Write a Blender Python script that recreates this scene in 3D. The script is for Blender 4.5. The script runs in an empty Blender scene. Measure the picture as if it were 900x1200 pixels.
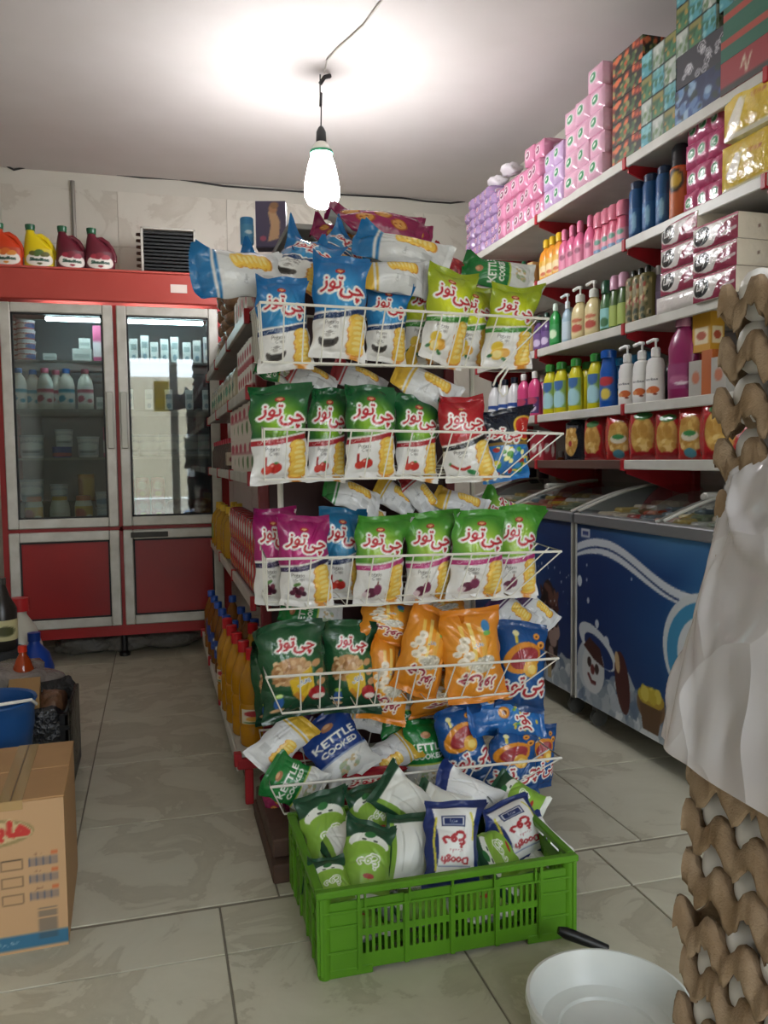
import bpy, math, random
import numpy as np
from math import sin, cos, pi, radians, atan2, sqrt
from mathutils import Matrix, Vector
random.seed(7)
SC = bpy.context.scene
COL = SC.collection

# ------------------------------------------------------------------ camera
FPX = 960.0
YAW, PITCH, ROLL, CAMH = radians(15.5), radians(3.75), radians(0.7), 1.1
fw = np.array([sin(YAW)*cos(PITCH), cos(YAW)*cos(PITCH), -sin(PITCH)])
_r = np.cross(fw, [0, 0, 1]); _r /= np.linalg.norm(_r)
_u = np.cross(_r, fw)
rt = _r*cos(ROLL) - _u*sin(ROLL)
up = _u*cos(ROLL) + _r*sin(ROLL)
CP = np.array([0, 0, CAMH])
cd = bpy.data.cameras.new('camera')
cam = bpy.data.objects.new('camera', cd); COL.objects.link(cam)
cam.matrix_world = Matrix(((rt[0], up[0], -fw[0], 0), (rt[1], up[1], -fw[1], 0), (rt[2], up[2], -fw[2], CAMH), (0, 0, 0, 1)))
cd.sensor_fit = 'VERTICAL'; cd.sensor_height = 24.0; cd.lens = 24.0*FPX/1200.0
cd.clip_start = 0.02; cd.clip_end = 100
SC.camera = cam

def proj(p):
    d = np.array(p, float) - CP; z = d @ fw
    return 450 + FPX*(d @ rt)/z, 600 - FPX*(d @ up)/z, z
def at(px, py, **k):
    """3D point of a photograph position on a world plane x=, y= or z="""
    d = fw + rt*(px-450)/FPX - up*(py-600)/FPX
    a, v = list(k.items())[0]; i = 'xyz'.index(a)
    return CP + d*((v-CP[i])/d[i])
def depth_at(px, X, z):
    """the Y at which a point of the plane X, height z shows in column px"""
    lo, hi = 0.5, 30.0
    for _ in range(40):
        m = (lo+hi)/2
        if proj((X, m, z))[0] > px: lo = m
        else: hi = m
    return m

# ------------------------------------------------------------------ world, lights, exposure
W = bpy.data.worlds.new('world'); SC.world = W; W.use_nodes = True
bg = W.node_tree.nodes['Background']
bg.inputs[0].default_value = (0.86, 0.93, 1.0, 1); bg.inputs[1].default_value = 6.2
portal = bpy.data.lights.new('shopfront_daylight_portal', 'AREA'); portal.shape = 'RECTANGLE'
portal.size = 2.4; portal.size_y = 2.3; portal.cycles.is_portal = True
po = bpy.data.objects.new('shopfront_daylight_portal', portal); COL.objects.link(po)
po.location = (0.78, -1.52, 1.2); po.rotation_euler = (radians(90), 0, 0)
sv = SC.view_settings
SC.display_settings.display_device = 'sRGB'
sv.view_transform = 'Standard'; sv.look = 'None'; sv.gamma = 1; sv.use_curve_mapping = False
sv.exposure = 0.75
BULB_STRENGTH = 78.0

# ------------------------------------------------------------------ helpers
def lin(c):
    if isinstance(c, str):
        c = [int(c[i:i+2], 16)/255 for i in (0, 2, 4)]
    c = np.array(c, float)
    return np.where(c <= .04045, c/12.92, ((c+.055)/1.055)**2.4)
def srgb(c):
    if isinstance(c, str): return np.array([int(c[i:i+2], 16)/255 for i in (0, 2, 4)])
    return np.array(c, float)

def tag(o, label=None, cat=None, group=None, kind=None):
    if label: o['label'] = label
    if cat: o['category'] = cat
    if group: o['group'] = group
    if kind: o['kind'] = kind
    return o
def empty(name, loc=(0, 0, 0), rz=0):
    o = bpy.data.objects.new(name, None); COL.objects.link(o)
    o.location = loc; o.rotation_euler = (0, 0, rz); o.empty_display_size = .05
    return o
def link(name, me, parent=None, mat=None):
    o = bpy.data.objects.new(name, me); COL.objects.link(o)
    if mat is not None and not me.materials: me.materials.append(mat)
    if parent is not None: o.parent = parent
    return o
def kids(o): return [c for c in bpy.data.objects if c.parent == o]
_KC = {}
def copy_tree(o, parent=None):
    ch = _KC.get(o.name)
    if ch is None: ch = _KC[o.name] = kids(o)
    c = o.copy(); COL.objects.link(c); c.parent = parent
    for k in ch: copy_tree(k, c)
    return c

def np_mesh(name, V, F, C=None, smooth=True):
    """V (n,3), F (m,4) or list, C (n,3) linear"""
    me = bpy.data.meshes.new(name)
    V = np.asarray(V, np.float32)
    if isinstance(F, np.ndarray):
        k = F.shape[1]
        me.vertices.add(len(V)); me.vertices.foreach_set('co', V.ravel())
        me.loops.add(F.size); me.loops.foreach_set('vertex_index', F.ravel().astype(np.int32))
        me.polygons.add(len(F)); me.polygons.foreach_set('loop_start', np.arange(0, F.size, k, dtype=np.int32))
        me.update(calc_edges=True)
    else:
        me.from_pydata([tuple(map(float, v)) for v in V], [], F)
    me.polygons.foreach_set('use_smooth', np.full(len(me.polygons), bool(smooth)))
    if C is not None:
        a = me.color_attributes.new('Col', 'FLOAT_COLOR', 'POINT')
        CC = np.ones((len(V), 4), np.float32); CC[:, :3] = C
        a.data.foreach_set('color', CC.ravel())
    me.validate(); me.update()
    return me
def grids_mesh(name, grids, smooth=True):
    """grids: list of (P (ny,nx,3), C (ny,nx,3)|(3,)|None)"""
    Vs, Fs, Cs, n = [], [], [], 0
    for P, C in grids:
        ny, nx = P.shape[:2]
        i = np.arange(ny*nx).reshape(ny, nx) + n
        Fs.append(np.stack([i[:-1, :-1], i[:-1, 1:], i[1:, 1:], i[1:, :-1]], -1).reshape(-1, 4))
        Vs.append(P.reshape(-1, 3)); n += ny*nx
        if C is None: C = np.array([.8, .8, .8])
        Cs.append(np.broadcast_to(C, P.shape).reshape(-1, 3))
    return np_mesh(name, np.concatenate(Vs), np.concatenate(Fs), np.concatenate(Cs), smooth)

class MB:
    """collects boxes, tubes, lathes; built as one mesh; optional colour per piece"""
    def __init__(s): s.v, s.f, s.c, s.cur = [], [], [], (1, 1, 1)
    def color(s, c): s.cur = tuple(lin(c)); return s
    def add(s, vs, fs):
        n = len(s.v); s.v += [tuple(map(float, q)) for q in vs]; s.f += [tuple(i+n for i in f) for f in fs]
        s.c += [s.cur]*len(vs); return s
    def box(s, x0, x1, y0, y1, z0, z1):
        vs = [(x, y, z) for z in (z0, z1) for y in (y0, y1) for x in (x0, x1)]
        return s.add(vs, [(0, 2, 3, 1), (4, 5, 7, 6), (0, 1, 5, 4), (2, 6, 7, 3), (0, 4, 6, 2), (1, 3, 7, 5)])
    def bbox(s, x0, x1, y0, y1, z0, z1, b=.004):
        """box with chamfered edges"""
        vs = []
        for sx in (0, 1):
            for sy in (0, 1):
                for sz in (0, 1):
                    X, Y, Z = (x0, x1)[sx], (y0, y1)[sy], (z0, z1)[sz]
                    dx, dy, dz = (b, -b)[sx], (b, -b)[sy], (b, -b)[sz]
                    vs += [(X, Y+dy, Z+dz), (X+dx, Y, Z+dz), (X+dx, Y+dy, Z)]
        def k(a, b_, c, ax): return (a*4+b_*2+c)*3+ax
        fs = []
        for a in (0, 1):
            q = [k(a, 0, 0, 0), k(a, 1, 0, 0), k(a, 1, 1, 0), k(a, 0, 1, 0)]; fs.append(q if a else q[::-1])
            q = [k(0, a, 0, 1), k(0, a, 1, 1), k(1, a, 1, 1), k(1, a, 0, 1)]; fs.append(q if a else q[::-1])
            q = [k(0, 0, a, 2), k(1, 0, a, 2), k(1, 1, a, 2), k(0, 1, a, 2)]; fs.append(q if a else q[::-1])
        for a in (0, 1):
            for b_ in (0, 1):
                e = [k(a, b_, 0, 0), k(a, b_, 1, 0), k(a, b_, 1, 1), k(a, b_, 0, 1)]; fs.append(e if (a ^ b_) else e[::-1])
                e = [k(0, a, b_, 1), k(1, a, b_, 1), k(1, a, b_, 2), k(0, a, b_, 2)]; fs.append(e if not (a ^ b_) else e[::-1])
                e = [k(a, 0, b_, 0), k(a, 1, b_, 0), k(a, 1, b_, 2), k(a, 0, b_, 2)]; fs.append(e if not (a ^ b_) else e[::-1])
                for c in (0, 1):
                    t = [k(a, b_, c, 0), k(a, b_, c, 1), k(a, b_, c, 2)]; fs.append(t if (a ^ b_ ^ c) else t[::-1])
        return s.add(vs, fs)
    def tube(s, pts, r, n=6, closed=False):
        P = [Vector(p) for p in pts]; m = len(P); rings = []; prev = None
        for i, p in enumerate(P):
            if closed: d = P[(i+1) % m]-P[i-1]
            else: d = P[min(i+1, m-1)]-P[max(i-1, 0)]
            d.normalize()
            if prev is None:
                a = Vector((0, 0, 1)) if abs(d.z) < .9 else Vector((1, 0, 0)); u = d.cross(a).normalized()
            else: u = (prev - d*prev.dot(d)).normalized()
            prev = u; w = d.cross(u)
            rr = r[i] if isinstance(r, (list, tuple)) else r
            rings.append([p + (u*cos(2*pi*k/n) + w*sin(2*pi*k/n))*rr for k in range(n)])
        vs = [q for ring in rings for q in ring]; fs = []
        for i in range(m if closed else m-1):
            j = (i+1) % m
            for k in range(n): fs.append((i*n+k, i*n+(k+1) % n, j*n+(k+1) % n, j*n+k))
        if not closed: fs.append(tuple(range(n))[::-1]); fs.append(tuple((m-1)*n+k for k in range(n)))
        return s.add(vs, fs)
    def lathe(s, prof, n=20, sx=1, sy=1, c=(0, 0, 0), cap=True):
        vs = [(c[0]+r*sx*cos(2*pi*k/n), c[1]+r*sy*sin(2*pi*k/n), c[2]+z) for r, z in prof for k in range(n)]
        fs = [(i*n+k, i*n+(k+1) % n, (i+1)*n+(k+1) % n, (i+1)*n+k) for i in range(len(prof)-1) for k in range(n)]
        if cap: fs.append(tuple(range(n))[::-1]); fs.append(tuple((len(prof)-1)*n+k for k in range(n)))
        return s.add(vs, fs)
    def mesh(s, name, smooth=False):
        me = bpy.data.meshes.new(name); me.from_pydata(s.v, [], s.f)
        a = me.color_attributes.new('Col', 'FLOAT_COLOR', 'POINT')
        CC = np.ones((len(s.v), 4), np.float32); CC[:, :3] = np.array(s.c).reshape(-1, 3); a.data.foreach_set('color', CC.ravel())
        if smooth:
            me.polygons.foreach_set('use_smooth', np.ones(len(me.polygons), bool))
            me.set_sharp_from_angle(angle=radians(40))
        me.update(); return me
    def build(s, name, mat, parent=None, smooth=False):
        return link(name, s.mesh(name, smooth), parent, mat)

# ------------------------------------------------------------------ materials
MATS = {}
def mat(name, col=None, rough=.5, metal=0, attr=False, noise=None, bump=0, bscale=40, spec=.5, trans=0, ior=1.45, coat=0, emis=None, estr=0, sss=0, alpha=1, nscale=6, var=0, bdist=.002):
    if name in MATS: return MATS[name]
    m = bpy.data.materials.new(name); m.use_nodes = True; N = m.node_tree.nodes; L = m.node_tree.links
    b = N['Principled BSDF']; src = None
    if attr:
        a = N.new('ShaderNodeAttribute'); a.attribute_name = 'Col'; src = a.outputs['Color']
    elif col is not None:
        b.inputs['Base Color'].default_value = (*lin(col), 1)
        if noise is not None:
            tc = N.new('ShaderNodeTexCoord'); nz = N.new('ShaderNodeTexNoise'); nz.inputs['Scale'].default_value = nscale; nz.inputs['Detail'].default_value = 6
            L.new(tc.outputs['Object'], nz.inputs['Vector'])
            rp = N.new('ShaderNodeValToRGB'); rp.color_ramp.elements[0].position = .3; rp.color_ramp.elements[1].position = .7
            rp.color_ramp.elements[0].color = (*lin(noise), 1); rp.color_ramp.elements[1].color = (*lin(col), 1)
            L.new(nz.outputs['Fac'], rp.inputs['Fac']); src = rp.outputs['Color']
    if var:
        oi = N.new('ShaderNodeObjectInfo'); mr = N.new('ShaderNodeMapRange'); mr.inputs['To Min'].default_value = 1-var; mr.inputs['To Max'].default_value = 1+var
        L.new(oi.outputs['Random'], mr.inputs['Value']); hs = N.new('ShaderNodeHueSaturation')
        if src: L.new(src, hs.inputs['Color'])
        else: hs.inputs['Color'].default_value = (*lin(col), 1)
        L.new(mr.outputs['Result'], hs.inputs['Value']); src = hs.outputs['Color']
    if src: L.new(src, b.inputs['Base Color'])
    b.inputs['Roughness'].default_value = rough; b.inputs['Metallic'].default_value = metal
    b.inputs['Specular IOR Level'].default_value = spec; b.inputs['Transmission Weight'].default_value = trans; b.inputs['IOR'].default_value = ior
    b.inputs['Coat Weight'].default_value = coat; b.inputs['Alpha'].default_value = alpha
    if emis is not None: b.inputs['Emission Color'].default_value = (*lin(emis), 1); b.inputs['Emission Strength'].default_value = estr
    if bump:
        tc = N.new('ShaderNodeTexCoord'); nz = N.new('ShaderNodeTexNoise'); nz.inputs['Scale'].default_value = bscale; nz.inputs['Detail'].default_value = 5
        L.new(tc.outputs['Object'], nz.inputs['Vector']); bp = N.new('ShaderNodeBump'); bp.inputs['Strength'].default_value = bump; bp.inputs['Distance'].default_value = bdist
        L.new(nz.outputs['Fac'], bp.inputs['Height']); L.new(bp.outputs['Normal'], b.inputs['Normal'])
    MATS[name] = m; return m
M_foil = mat('printed_foil', attr=True, rough=.2, spec=.65, bump=.75, bscale=15, bdist=.014)
M_film = mat('milky_film', attr=True, rough=.34, spec=.5, bump=.25, bscale=16, bdist=.008)
M_card = mat('printed_card', attr=True, rough=.5)
M_gloss = mat('glossy_plastic', attr=True, rough=.28, spec=.5)
M_matte = mat('matte_plastic', attr=True, rough=.6)
M_silver = mat('silver_foil', 'c9cacd', rough=.3, metal=.85, bump=.5, bscale=22, bdist=.01)
M_wire = mat('white_coated_wire', 'e2dfd6', rough=.35)
M_redsteel = mat('red_painted_steel', 'b3202a', rough=.4, noise='8f1720', nscale=9)
M_redlam = mat('red_laminate', 'a81e20', rough=.38, noise='961a1c', nscale=4)
M_maroon = mat('maroon_steel', '6d1a20', rough=.45)
M_alu = mat('brushed_aluminium', 'c9c7c0', rough=.42, metal=.25, noise='b2afa6', nscale=12)
M_shelf = mat('white_shelf_enamel', 'cfcec6', rough=.4, noise='bfbdb4', nscale=8)
M_shelfgrey = mat('grey_shelf_enamel', '9c9a97', rough=.45, noise='8d8a87', nscale=7)
M_black = mat('black_plastic', '121213', rough=.4)
M_dark = mat('dark_grey', '26282a', rough=.6)
def pane_mat(name, tint='f2f6f5', refl=1.0, rough=.02):
    """thin sheet glass: see-through, mirror-like at a slant"""
    m = bpy.data.materials.new(name); m.use_nodes = True; N = m.node_tree.nodes; L = m.node_tree.links
    N.remove(N['Principled BSDF']); out = N['Material Output']
    t = N.new('ShaderNodeBsdfTransparent'); t.inputs[0].default_value = (*lin(tint), 1)
    gl = N.new('ShaderNodeBsdfGlossy'); gl.inputs['Roughness'].default_value = rough
    f = N.new('ShaderNodeFresnel'); f.inputs[0].default_value = 1.5; k = N.new('ShaderNodeMath'); k.operation = 'MULTIPLY'; k.inputs[1].default_value = refl; k.use_clamp = True
    x = N.new('ShaderNodeMixShader'); L.new(f.outputs[0], k.inputs[0]); L.new(k.outputs[0], x.inputs[0]); L.new(t.outputs[0], x.inputs[1]); L.new(gl.outputs[0], x.inputs[2]); L.new(x.outputs[0], out.inputs[0]); return m
M_glass = mat('clear_glass', 'ffffff', rough=.02, trans=1, ior=1.45)

# ------------------------------------------------------------------ lettering and print raster
AF = {'ا': 'FE8D FE8E', 'ب': 'FE8F FE90 FE91 FE92', 'پ': 'FB56 FB57 FB58 FB59', 'ت': 'FE95 FE96 FE97 FE98', 'چ': 'FB7A FB7B FB7C FB7D',
      'د': 'FEA9 FEAA', 'ر': 'FEAD FEAE', 'ز': 'FEAF FEB0', 'غ': 'FECD FECE FECF FED0', 'ف': 'FED1 FED2 FED3 FED4', 'ل': 'FEDD FEDE FEDF FEE0',
      'م': 'FEE1 FEE2 FEE3 FEE4', 'ن': 'FEE5 FEE6 FEE7 FEE8', 'ه': 'FEE9 FEEA FEEB FEEC', 'و': 'FEED FEEE', 'ی': 'FBFC FBFD FBFE FBFF',
      'س': 'FEB1 FEB2 FEB3 FEB4', 'ک': 'FB8E FB8F FB90 FB91', 'م': 'FEE1 FEE2 FEE3 FEE4', 'ص': 'FEB9 FEBA FEBB FEBC', 'ش': 'FEB5 FEB6 FEB7 FEB8'}
def shape_fa(s):
    """join Persian letters and return them left to right"""
    out = []
    for wd in s.split(' '):
        r = ''
        for i, ch in enumerate(wd):
            f = [chr(int(x, 16)) for x in AF[ch].split()]
            pj = i > 0 and len(AF[wd[i-1]].split()) == 4
            nj = i < len(wd)-1
            k = (3 if (pj and nj) else 1 if pj else 2 if nj else 0)
            if len(f) == 2: k = 1 if pj else 0
            r += f[k]
        out.append(r[::-1])
    return ' '.join(out[::-1])
_TX = {}
def text_tris(s):
    if s in _TX: return _TX[s]
    t = shape_fa(s) if any(ch in AF for ch in s) else s
    c = bpy.data.curves.new('t', 'FONT'); c.body = t; c.resolution_u = 3
    o = bpy.data.objects.new('t', c); COL.objects.link(o)
    bpy.context.view_layer.update()
    m = o.to_mesh(); m.calc_loop_triangles()
    v = np.array([q.co[:2] for q in m.vertices]); T = np.array([q.vertices[:] for q in m.loop_triangles])
    v -= (v.min(0)+v.max(0))/2
    v /= (v[:, 1].max()-v[:, 1].min())
    o.to_mesh_clear(); bpy.data.objects.remove(o); bpy.data.curves.remove(c)
    _TX[s] = v[T]; return _TX[s]

class Cv:
    """flat print: x 0..1, y 0..asp upward, colours in sRGB"""
    def __init__(s, nx, ny, asp, bgc, ss=2):
        s.nx, s.ny, s.asp, s.ss = nx, ny, asp, ss
        s.W, s.H = nx*ss, ny*ss
        s.k = s.W
        s.ky = s.H/asp
        s.X, s.Y = np.meshgrid((np.arange(s.W)+.5)/s.W, (np.arange(s.H)+.5)/s.H*asp)
        s.I = np.empty((s.H, s.W, 3)); s.I[:] = srgb(bgc)
    def put(s, m, c, a=1.):
        m = m.astype(float)*a if m.dtype == bool else m*a
        s.I = s.I*(1-m[..., None]) + (srgb(c) if not isinstance(c, np.ndarray) or c.ndim == 1 else c)*m[..., None]
        return s
    def rect(s, x0, x1, y0, y1, c, a=1.): return s.put((s.X >= x0) & (s.X <= x1) & (s.Y >= y0) & (s.Y <= y1), c, a)
    def mell(s, cx, cy, rx, ry, rot=0):
        q = radians(rot); dx, dy = s.X-cx, s.Y-cy
        u = (dx*cos(q)+dy*sin(q))/rx; v = (-dx*sin(q)+dy*cos(q))/ry
        return u*u+v*v
    def ell(s, cx, cy, rx, ry, c, rot=0, a=1.): return s.put(s.mell(cx, cy, rx, ry, rot) <= 1, c, a)
    def glow(s, cx, cy, rx, ry, c, a=1.): return s.put(np.clip(1-np.sqrt(s.mell(cx, cy, rx, ry)), 0, 1), c, a)
    def poly(s, pts, c, a=1.):
        m = np.zeros(s.X.shape, bool); n = len(pts)
        for i in range(n):
            (x0, y0), (x1, y1) = pts[i], pts[(i+1) % n]
            if y0 == y1: continue
            m ^= ((s.Y < y0) != (s.Y < y1)) & (s.X < x0+(s.Y-y0)*(x1-x0)/(y1-y0))
        return s.put(m, c, a)
    def line(s, pts, w, c, a=1.):
        d = np.full(s.X.shape, 9.)
        for (x0, y0), (x1, y1) in zip(pts[:-1], pts[1:]):
            L2 = (x1-x0)**2+(y1-y0)**2+1e-9
            t = np.clip(((s.X-x0)*(x1-x0)+(s.Y-y0)*(y1-y0))/L2, 0, 1)
            d = np.minimum(d, np.hypot(s.X-x0-t*(x1-x0), s.Y-y0-t*(y1-y0)))
        return s.put(d <= w/2, c, a)
    def text(s, t, cx, cy, h, c, outline=None, ow=.012, rot=0, slant=0, wide=1., bold=0):
        T = text_tris(t)*h; q = radians(rot)
        x = T[..., 0]*wide + T[..., 1]*slant; y = T[..., 1]
        P = np.stack([(cx + x*cos(q)-y*sin(q))*s.k, (cy + x*sin(q)+y*cos(q))*s.ky], -1)
        m = np.zeros((s.H, s.W), bool)
        for a, b, d in P:
            x0 = int(max(0, min(a[0], b[0], d[0])-1)); x1 = int(min(s.W, max(a[0], b[0], d[0])+2))
            y0 = int(max(0, min(a[1], b[1], d[1])-1)); y1 = int(min(s.H, max(a[1], b[1], d[1])+2))
            if x1 <= x0 or y1 <= y0: continue
            yy, xx = np.mgrid[y0:y1, x0:x1]+.5
            e1 = (b[0]-a[0])*(yy-a[1])-(b[1]-a[1])*(xx-a[0]); e2 = (d[0]-b[0])*(yy-b[1])-(d[1]-b[1])*(xx-b[0]); e3 = (a[0]-d[0])*(yy-d[1])-(a[1]-d[1])*(xx-d[0])
            m[y0:y1, x0:x1] |= ((e1 >= 0) & (e2 >= 0) & (e3 >= 0)) | ((e1 <= 0) & (e2 <= 0) & (e3 <= 0))
        def dil(m, r):
            o = m.copy(); r = int(round(r))
            for dy in range(-r, r+1):
                for dx in range(-r, r+1):
                    if dx*dx+dy*dy <= r*r+.5: o |= np.roll(np.roll(m, dy, 0), dx, 1)
            return o
        if bold: m = dil(m, max(1, bold*s.k))
        if outline is not None: s.put(dil(m, max(1, ow*s.k)), outline)
        return s.put(m, c)
    def noise(s, seed, c, n=60, r=(.01, .04), a=1., box=(0, 1, 0, 9)):
        R = np.random.RandomState(seed)
        for i in range(n):
            cc = c[i % len(c)]
            s.ell(R.uniform(box[0], box[1]), R.uniform(box[2], min(box[3], s.asp)), R.uniform(*r), R.uniform(*r), cc, R.uniform(0, 180), a)
        return s
    def out(s):
        """(ny,nx,3) linear, row 0 at the bottom"""
        a = s.I.reshape(s.ny, s.ss, s.nx, s.ss, 3).mean((1, 3))
        g_ = (a @ np.array([.3, .59, .11]))[..., None]
        return lin(np.clip(g_+(a-g_)*.88, 0, 1))
    def bright(s, k): s.I = np.clip(s.I*k, 0, 1); return s

# ------------------------------------------------------------------ generic product builders
def boxprint(name, w, d, h, front=None, side=None, top=None, col='dddddd', material=None, bulge=0):
    """carton centred on x, y; base at z=0; front faces -Y; prints are Cv or None"""
    G = []
    def face(o, u, v, cv, nrm):
        if cv is None:
            nx = ny = 2 if not bulge else 8; C = lin(col)
        else: ny, nx = cv.ny, cv.nx; C = cv.out()
        s, t = np.meshgrid(np.linspace(0, 1, nx), np.linspace(0, 1, ny))
        P = np.array(o)+s[..., None]*np.array(u)+t[..., None]*np.array(v)
        if bulge: P = P + np.array(nrm)*(bulge*(1-(2*s-1)**4)*(1-(2*t-1)**4))[..., None]
        G.append((P, C))
    x, y = w/2, d/2
    face((-x, -y, 0), (w, 0, 0), (0, 0, h), front, (0, -1, 0))
    face((x, y, 0), (-w, 0, 0), (0, 0, h), front, (0, 1, 0))
    face((x, -y, 0), (0, d, 0), (0, 0, h), side, (1, 0, 0))
    face((-x, y, 0), (0, -d, 0), (0, 0, h), side, (-1, 0, 0))
    face((-x, -y, h), (w, 0, 0), (0, d, 0), top, (0, 0, 1))
    face((-x, y, 0), (w, 0, 0), (0, -d, 0), None, (0, 0, -1))
    me = grids_mesh(name, G, smooth=bool(bulge)); me.materials.append(material or M_card)
    return me
def arc_label(name, r, z0, z1, cv, arc=150, sx=1, sy=1, taper=0):
    ny, nx = cv.ny, cv.nx
    s, t = np.meshgrid(np.linspace(-1, 1, nx), np.linspace(0, 1, ny))
    th = -pi/2 + s*radians(arc)/2; rr = r+taper*t
    P = np.stack([rr*sx*np.cos(th), rr*sy*np.sin(th), z0+(z1-z0)*t], -1)
    return grids_mesh(name, [(P, cv.out())])
def bottle(name, prof, bodyc, capprof, capc, lab=None, lz=(.04, .12), lr=None, arc=150, sx=1, sy=1, bmat=None, cmat=None, lab_label=None):
    """bottle with body as root mesh, cap and paper label as parts"""
    b = MB().color(bodyc); b.lathe(prof, 20, sx, sy)
    me = b.mesh(name, True); me.materials.append(bmat or M_gloss)
    o = link(name, me)
    if capprof:
        c = MB().color(capc); c.lathe(capprof, 16); cm = c.mesh('cap', True); cm.materials.append(cmat or M_gloss); link('cap', cm, o)
    if lab is not None:
        lm = arc_label('label', (lr or max(r for r, z in prof))+.0008, lz[0], lz[1], lab, arc, sx, sy); lm.materials.append(M_card); link('label', lm, o)
    return o
ORD = ['first', 'second', 'third', 'fourth', 'fifth', 'sixth', 'seventh', 'eighth', 'ninth', 'tenth', 'eleventh', 'twelfth', 'thirteenth', 'fourteenth', 'fifteenth', 'sixteenth']

# ------------------------------------------------------------------ the setting
XR, YB, ZC, XL, YF = 2.16, 5.4, 2.85, -1.35, -1.5
M_ceil = mat('ceiling_paint', 'd2ccc8', rough=.8, noise='ccc6c1', nscale=3)
M_wallp = mat('wall_paint', 'c9c5ba', rough=.7, noise='c0bcb0', nscale=3)
M_grout = mat('grout', '857e70', rough=.9)
def tile_mat(name, a, b, vein, rough, sc=3.2):
    m = bpy.data.materials.new(name); m.use_nodes = True; N = m.node_tree.nodes; L = m.node_tree.links; P = N['Principled BSDF']
    g = N.new('ShaderNodeNewGeometry'); oi = N.new('ShaderNodeObjectInfo')
    ad = N.new('ShaderNodeVectorMath'); ad.operation = 'MULTIPLY_ADD'; ad.inputs[1].default_value = (1, 1, 1)
    cr = N.new('ShaderNodeCombineXYZ'); mu = N.new('ShaderNodeMath'); mu.operation = 'MULTIPLY'; mu.inputs[1].default_value = 37
    L.new(oi.outputs['Random'], mu.inputs[0]); L.new(mu.outputs[0], cr.inputs[0]); L.new(mu.outputs[0], cr.inputs[2])
    L.new(g.outputs['Position'], ad.inputs[0]); L.new(cr.outputs[0], ad.inputs[2])
    n1 = N.new('ShaderNodeTexNoise'); n1.inputs['Scale'].default_value = sc; n1.inputs['Detail'].default_value = 8; n1.inputs['Roughness'].default_value = .62; n1.inputs['Distortion'].default_value = .8
    L.new(ad.outputs[0], n1.inputs['Vector'])
    r = N.new('ShaderNodeValToRGB'); e = r.color_ramp.elements
    e[0].position = .34; e[0].color = (*lin(b), 1); e[1].position = .66; e[1].color = (*lin(a), 1)
    q = e.new(.47); q.color = (*lin(vein), 1); q2 = e.new(.5); q2.color = (*((lin(a)+lin(b))/2), 1)
    L.new(n1.outputs['Fac'], r.inputs['Fac'])
    hs = N.new('ShaderNodeHueSaturation'); mr = N.new('ShaderNodeMapRange'); mr.inputs['To Min'].default_value = .95; mr.inputs['To Max'].default_value = 1.05
    L.new(oi.outputs['Random'], mr.inputs['Value']); L.new(mr.outputs[0], hs.inputs['Value']); L.new(r.outputs[0], hs.inputs['Color'])
    L.new(hs.outputs[0], P.inputs['Base Color']); P.inputs['Roughness'].default_value = rough
    n2 = N.new('ShaderNodeTexNoise'); n2.inputs['Scale'].default_value = 2.5; n2.inputs['Detail'].default_value = 4
    m2 = N.new('ShaderNodeMapRange'); m2.inputs['To Min'].default_value = rough-.1; m2.inputs['To Max'].default_value = rough+.25
    L.new(n2.outputs['Fac'], m2.inputs['Value']); L.new(m2.outputs[0], P.inputs['Roughness'])
    return m
M_ftile = tile_mat('floor_marble_tile', 'c3bfac', 'b7b29e', 'ada793', .3, 4.5)
M_wtile = tile_mat('wall_marble_tile', 'cdc9bd', 'c7c2b6', 'beb8ab', .35, 2.6)

def struct(name, bm, m, smooth=False):
    return tag(bm.build(name, m, None, smooth), kind='structure')
floor = struct('floor', MB().box(XL, XR, YF, YB, -.1, -.004), M_grout)
_tm = {}
def tile(parent, name, x0, x1, y0, y1, z0, z1, m, b=.0007):
    k = (round(x1-x0, 3), round(y1-y0, 3), round(z1-z0, 3), m.name)
    if k not in _tm:
        w, d, h = k[:3]; _tm[k] = MB().bbox(-w/2, w/2, -d/2, d/2, -h/2, h/2, b).mesh(name)
        _tm[k].materials.append(m)
    o = link(name, _tm[k], parent); o.location = ((x0+x1)/2, (y0+y1)/2, (z0+z1)/2); return o
g = .0027
def cutrows(y0, y1, xo, px):
    k0 = int(math.floor((XL-xo)/px))
    x = xo+k0*px
    while x < XR-.01:
        a, b = max(x, XL), min(x+px, XR)
        if b-a > .02: tile(floor, 'floor_tile', a+g, b-g, y0, y1, -.03, random.uniform(-.0006, .0006), M_ftile)
        x += px
ys = [2.006, 2.548, 3.08, 3.61, 4.14, 4.67, 5.2, 5.4]
for a, b in zip(ys[:-1], ys[1:]): cutrows(a+g, b-g, -.252, .5205)
ys = [-1.5, -1.33, -.81, -.29, .23, .75, 1.27, 1.793, 1.994]
for a, b in zip(ys[:-1], ys[1:]): cutrows(a+g, b-g, .12, .5135)

struct('ceiling', MB().box(XL, XR, YF-.1, YB, ZC, ZC+.12), M_ceil)
wb = struct('wall_back', MB().box(XL-.1, XR+.1, YB, YB+.12, -.1, ZC), M_wallp)
x = -.18-.66*2
while x < XR:
    a, b = max(x, XL), min(x+.66, XR)
    z = 2.755
    while z > 0:
        z0 = max(0, z-.335)
        tile(wb, 'wall_tile', a+.001, b-.001, YB-.008, YB+.002, z0+.001, z-.001, M_wtile, .001); z -= .335
    x += .66
struct('wall_left', MB().box(XL-.12, XL, YF-.1, YB, -.1, ZC), M_wallp)
struct('wall_right', MB().box(XR, XR+.12, YF-.1, YB, -.1, ZC), M_wallp)
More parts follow.
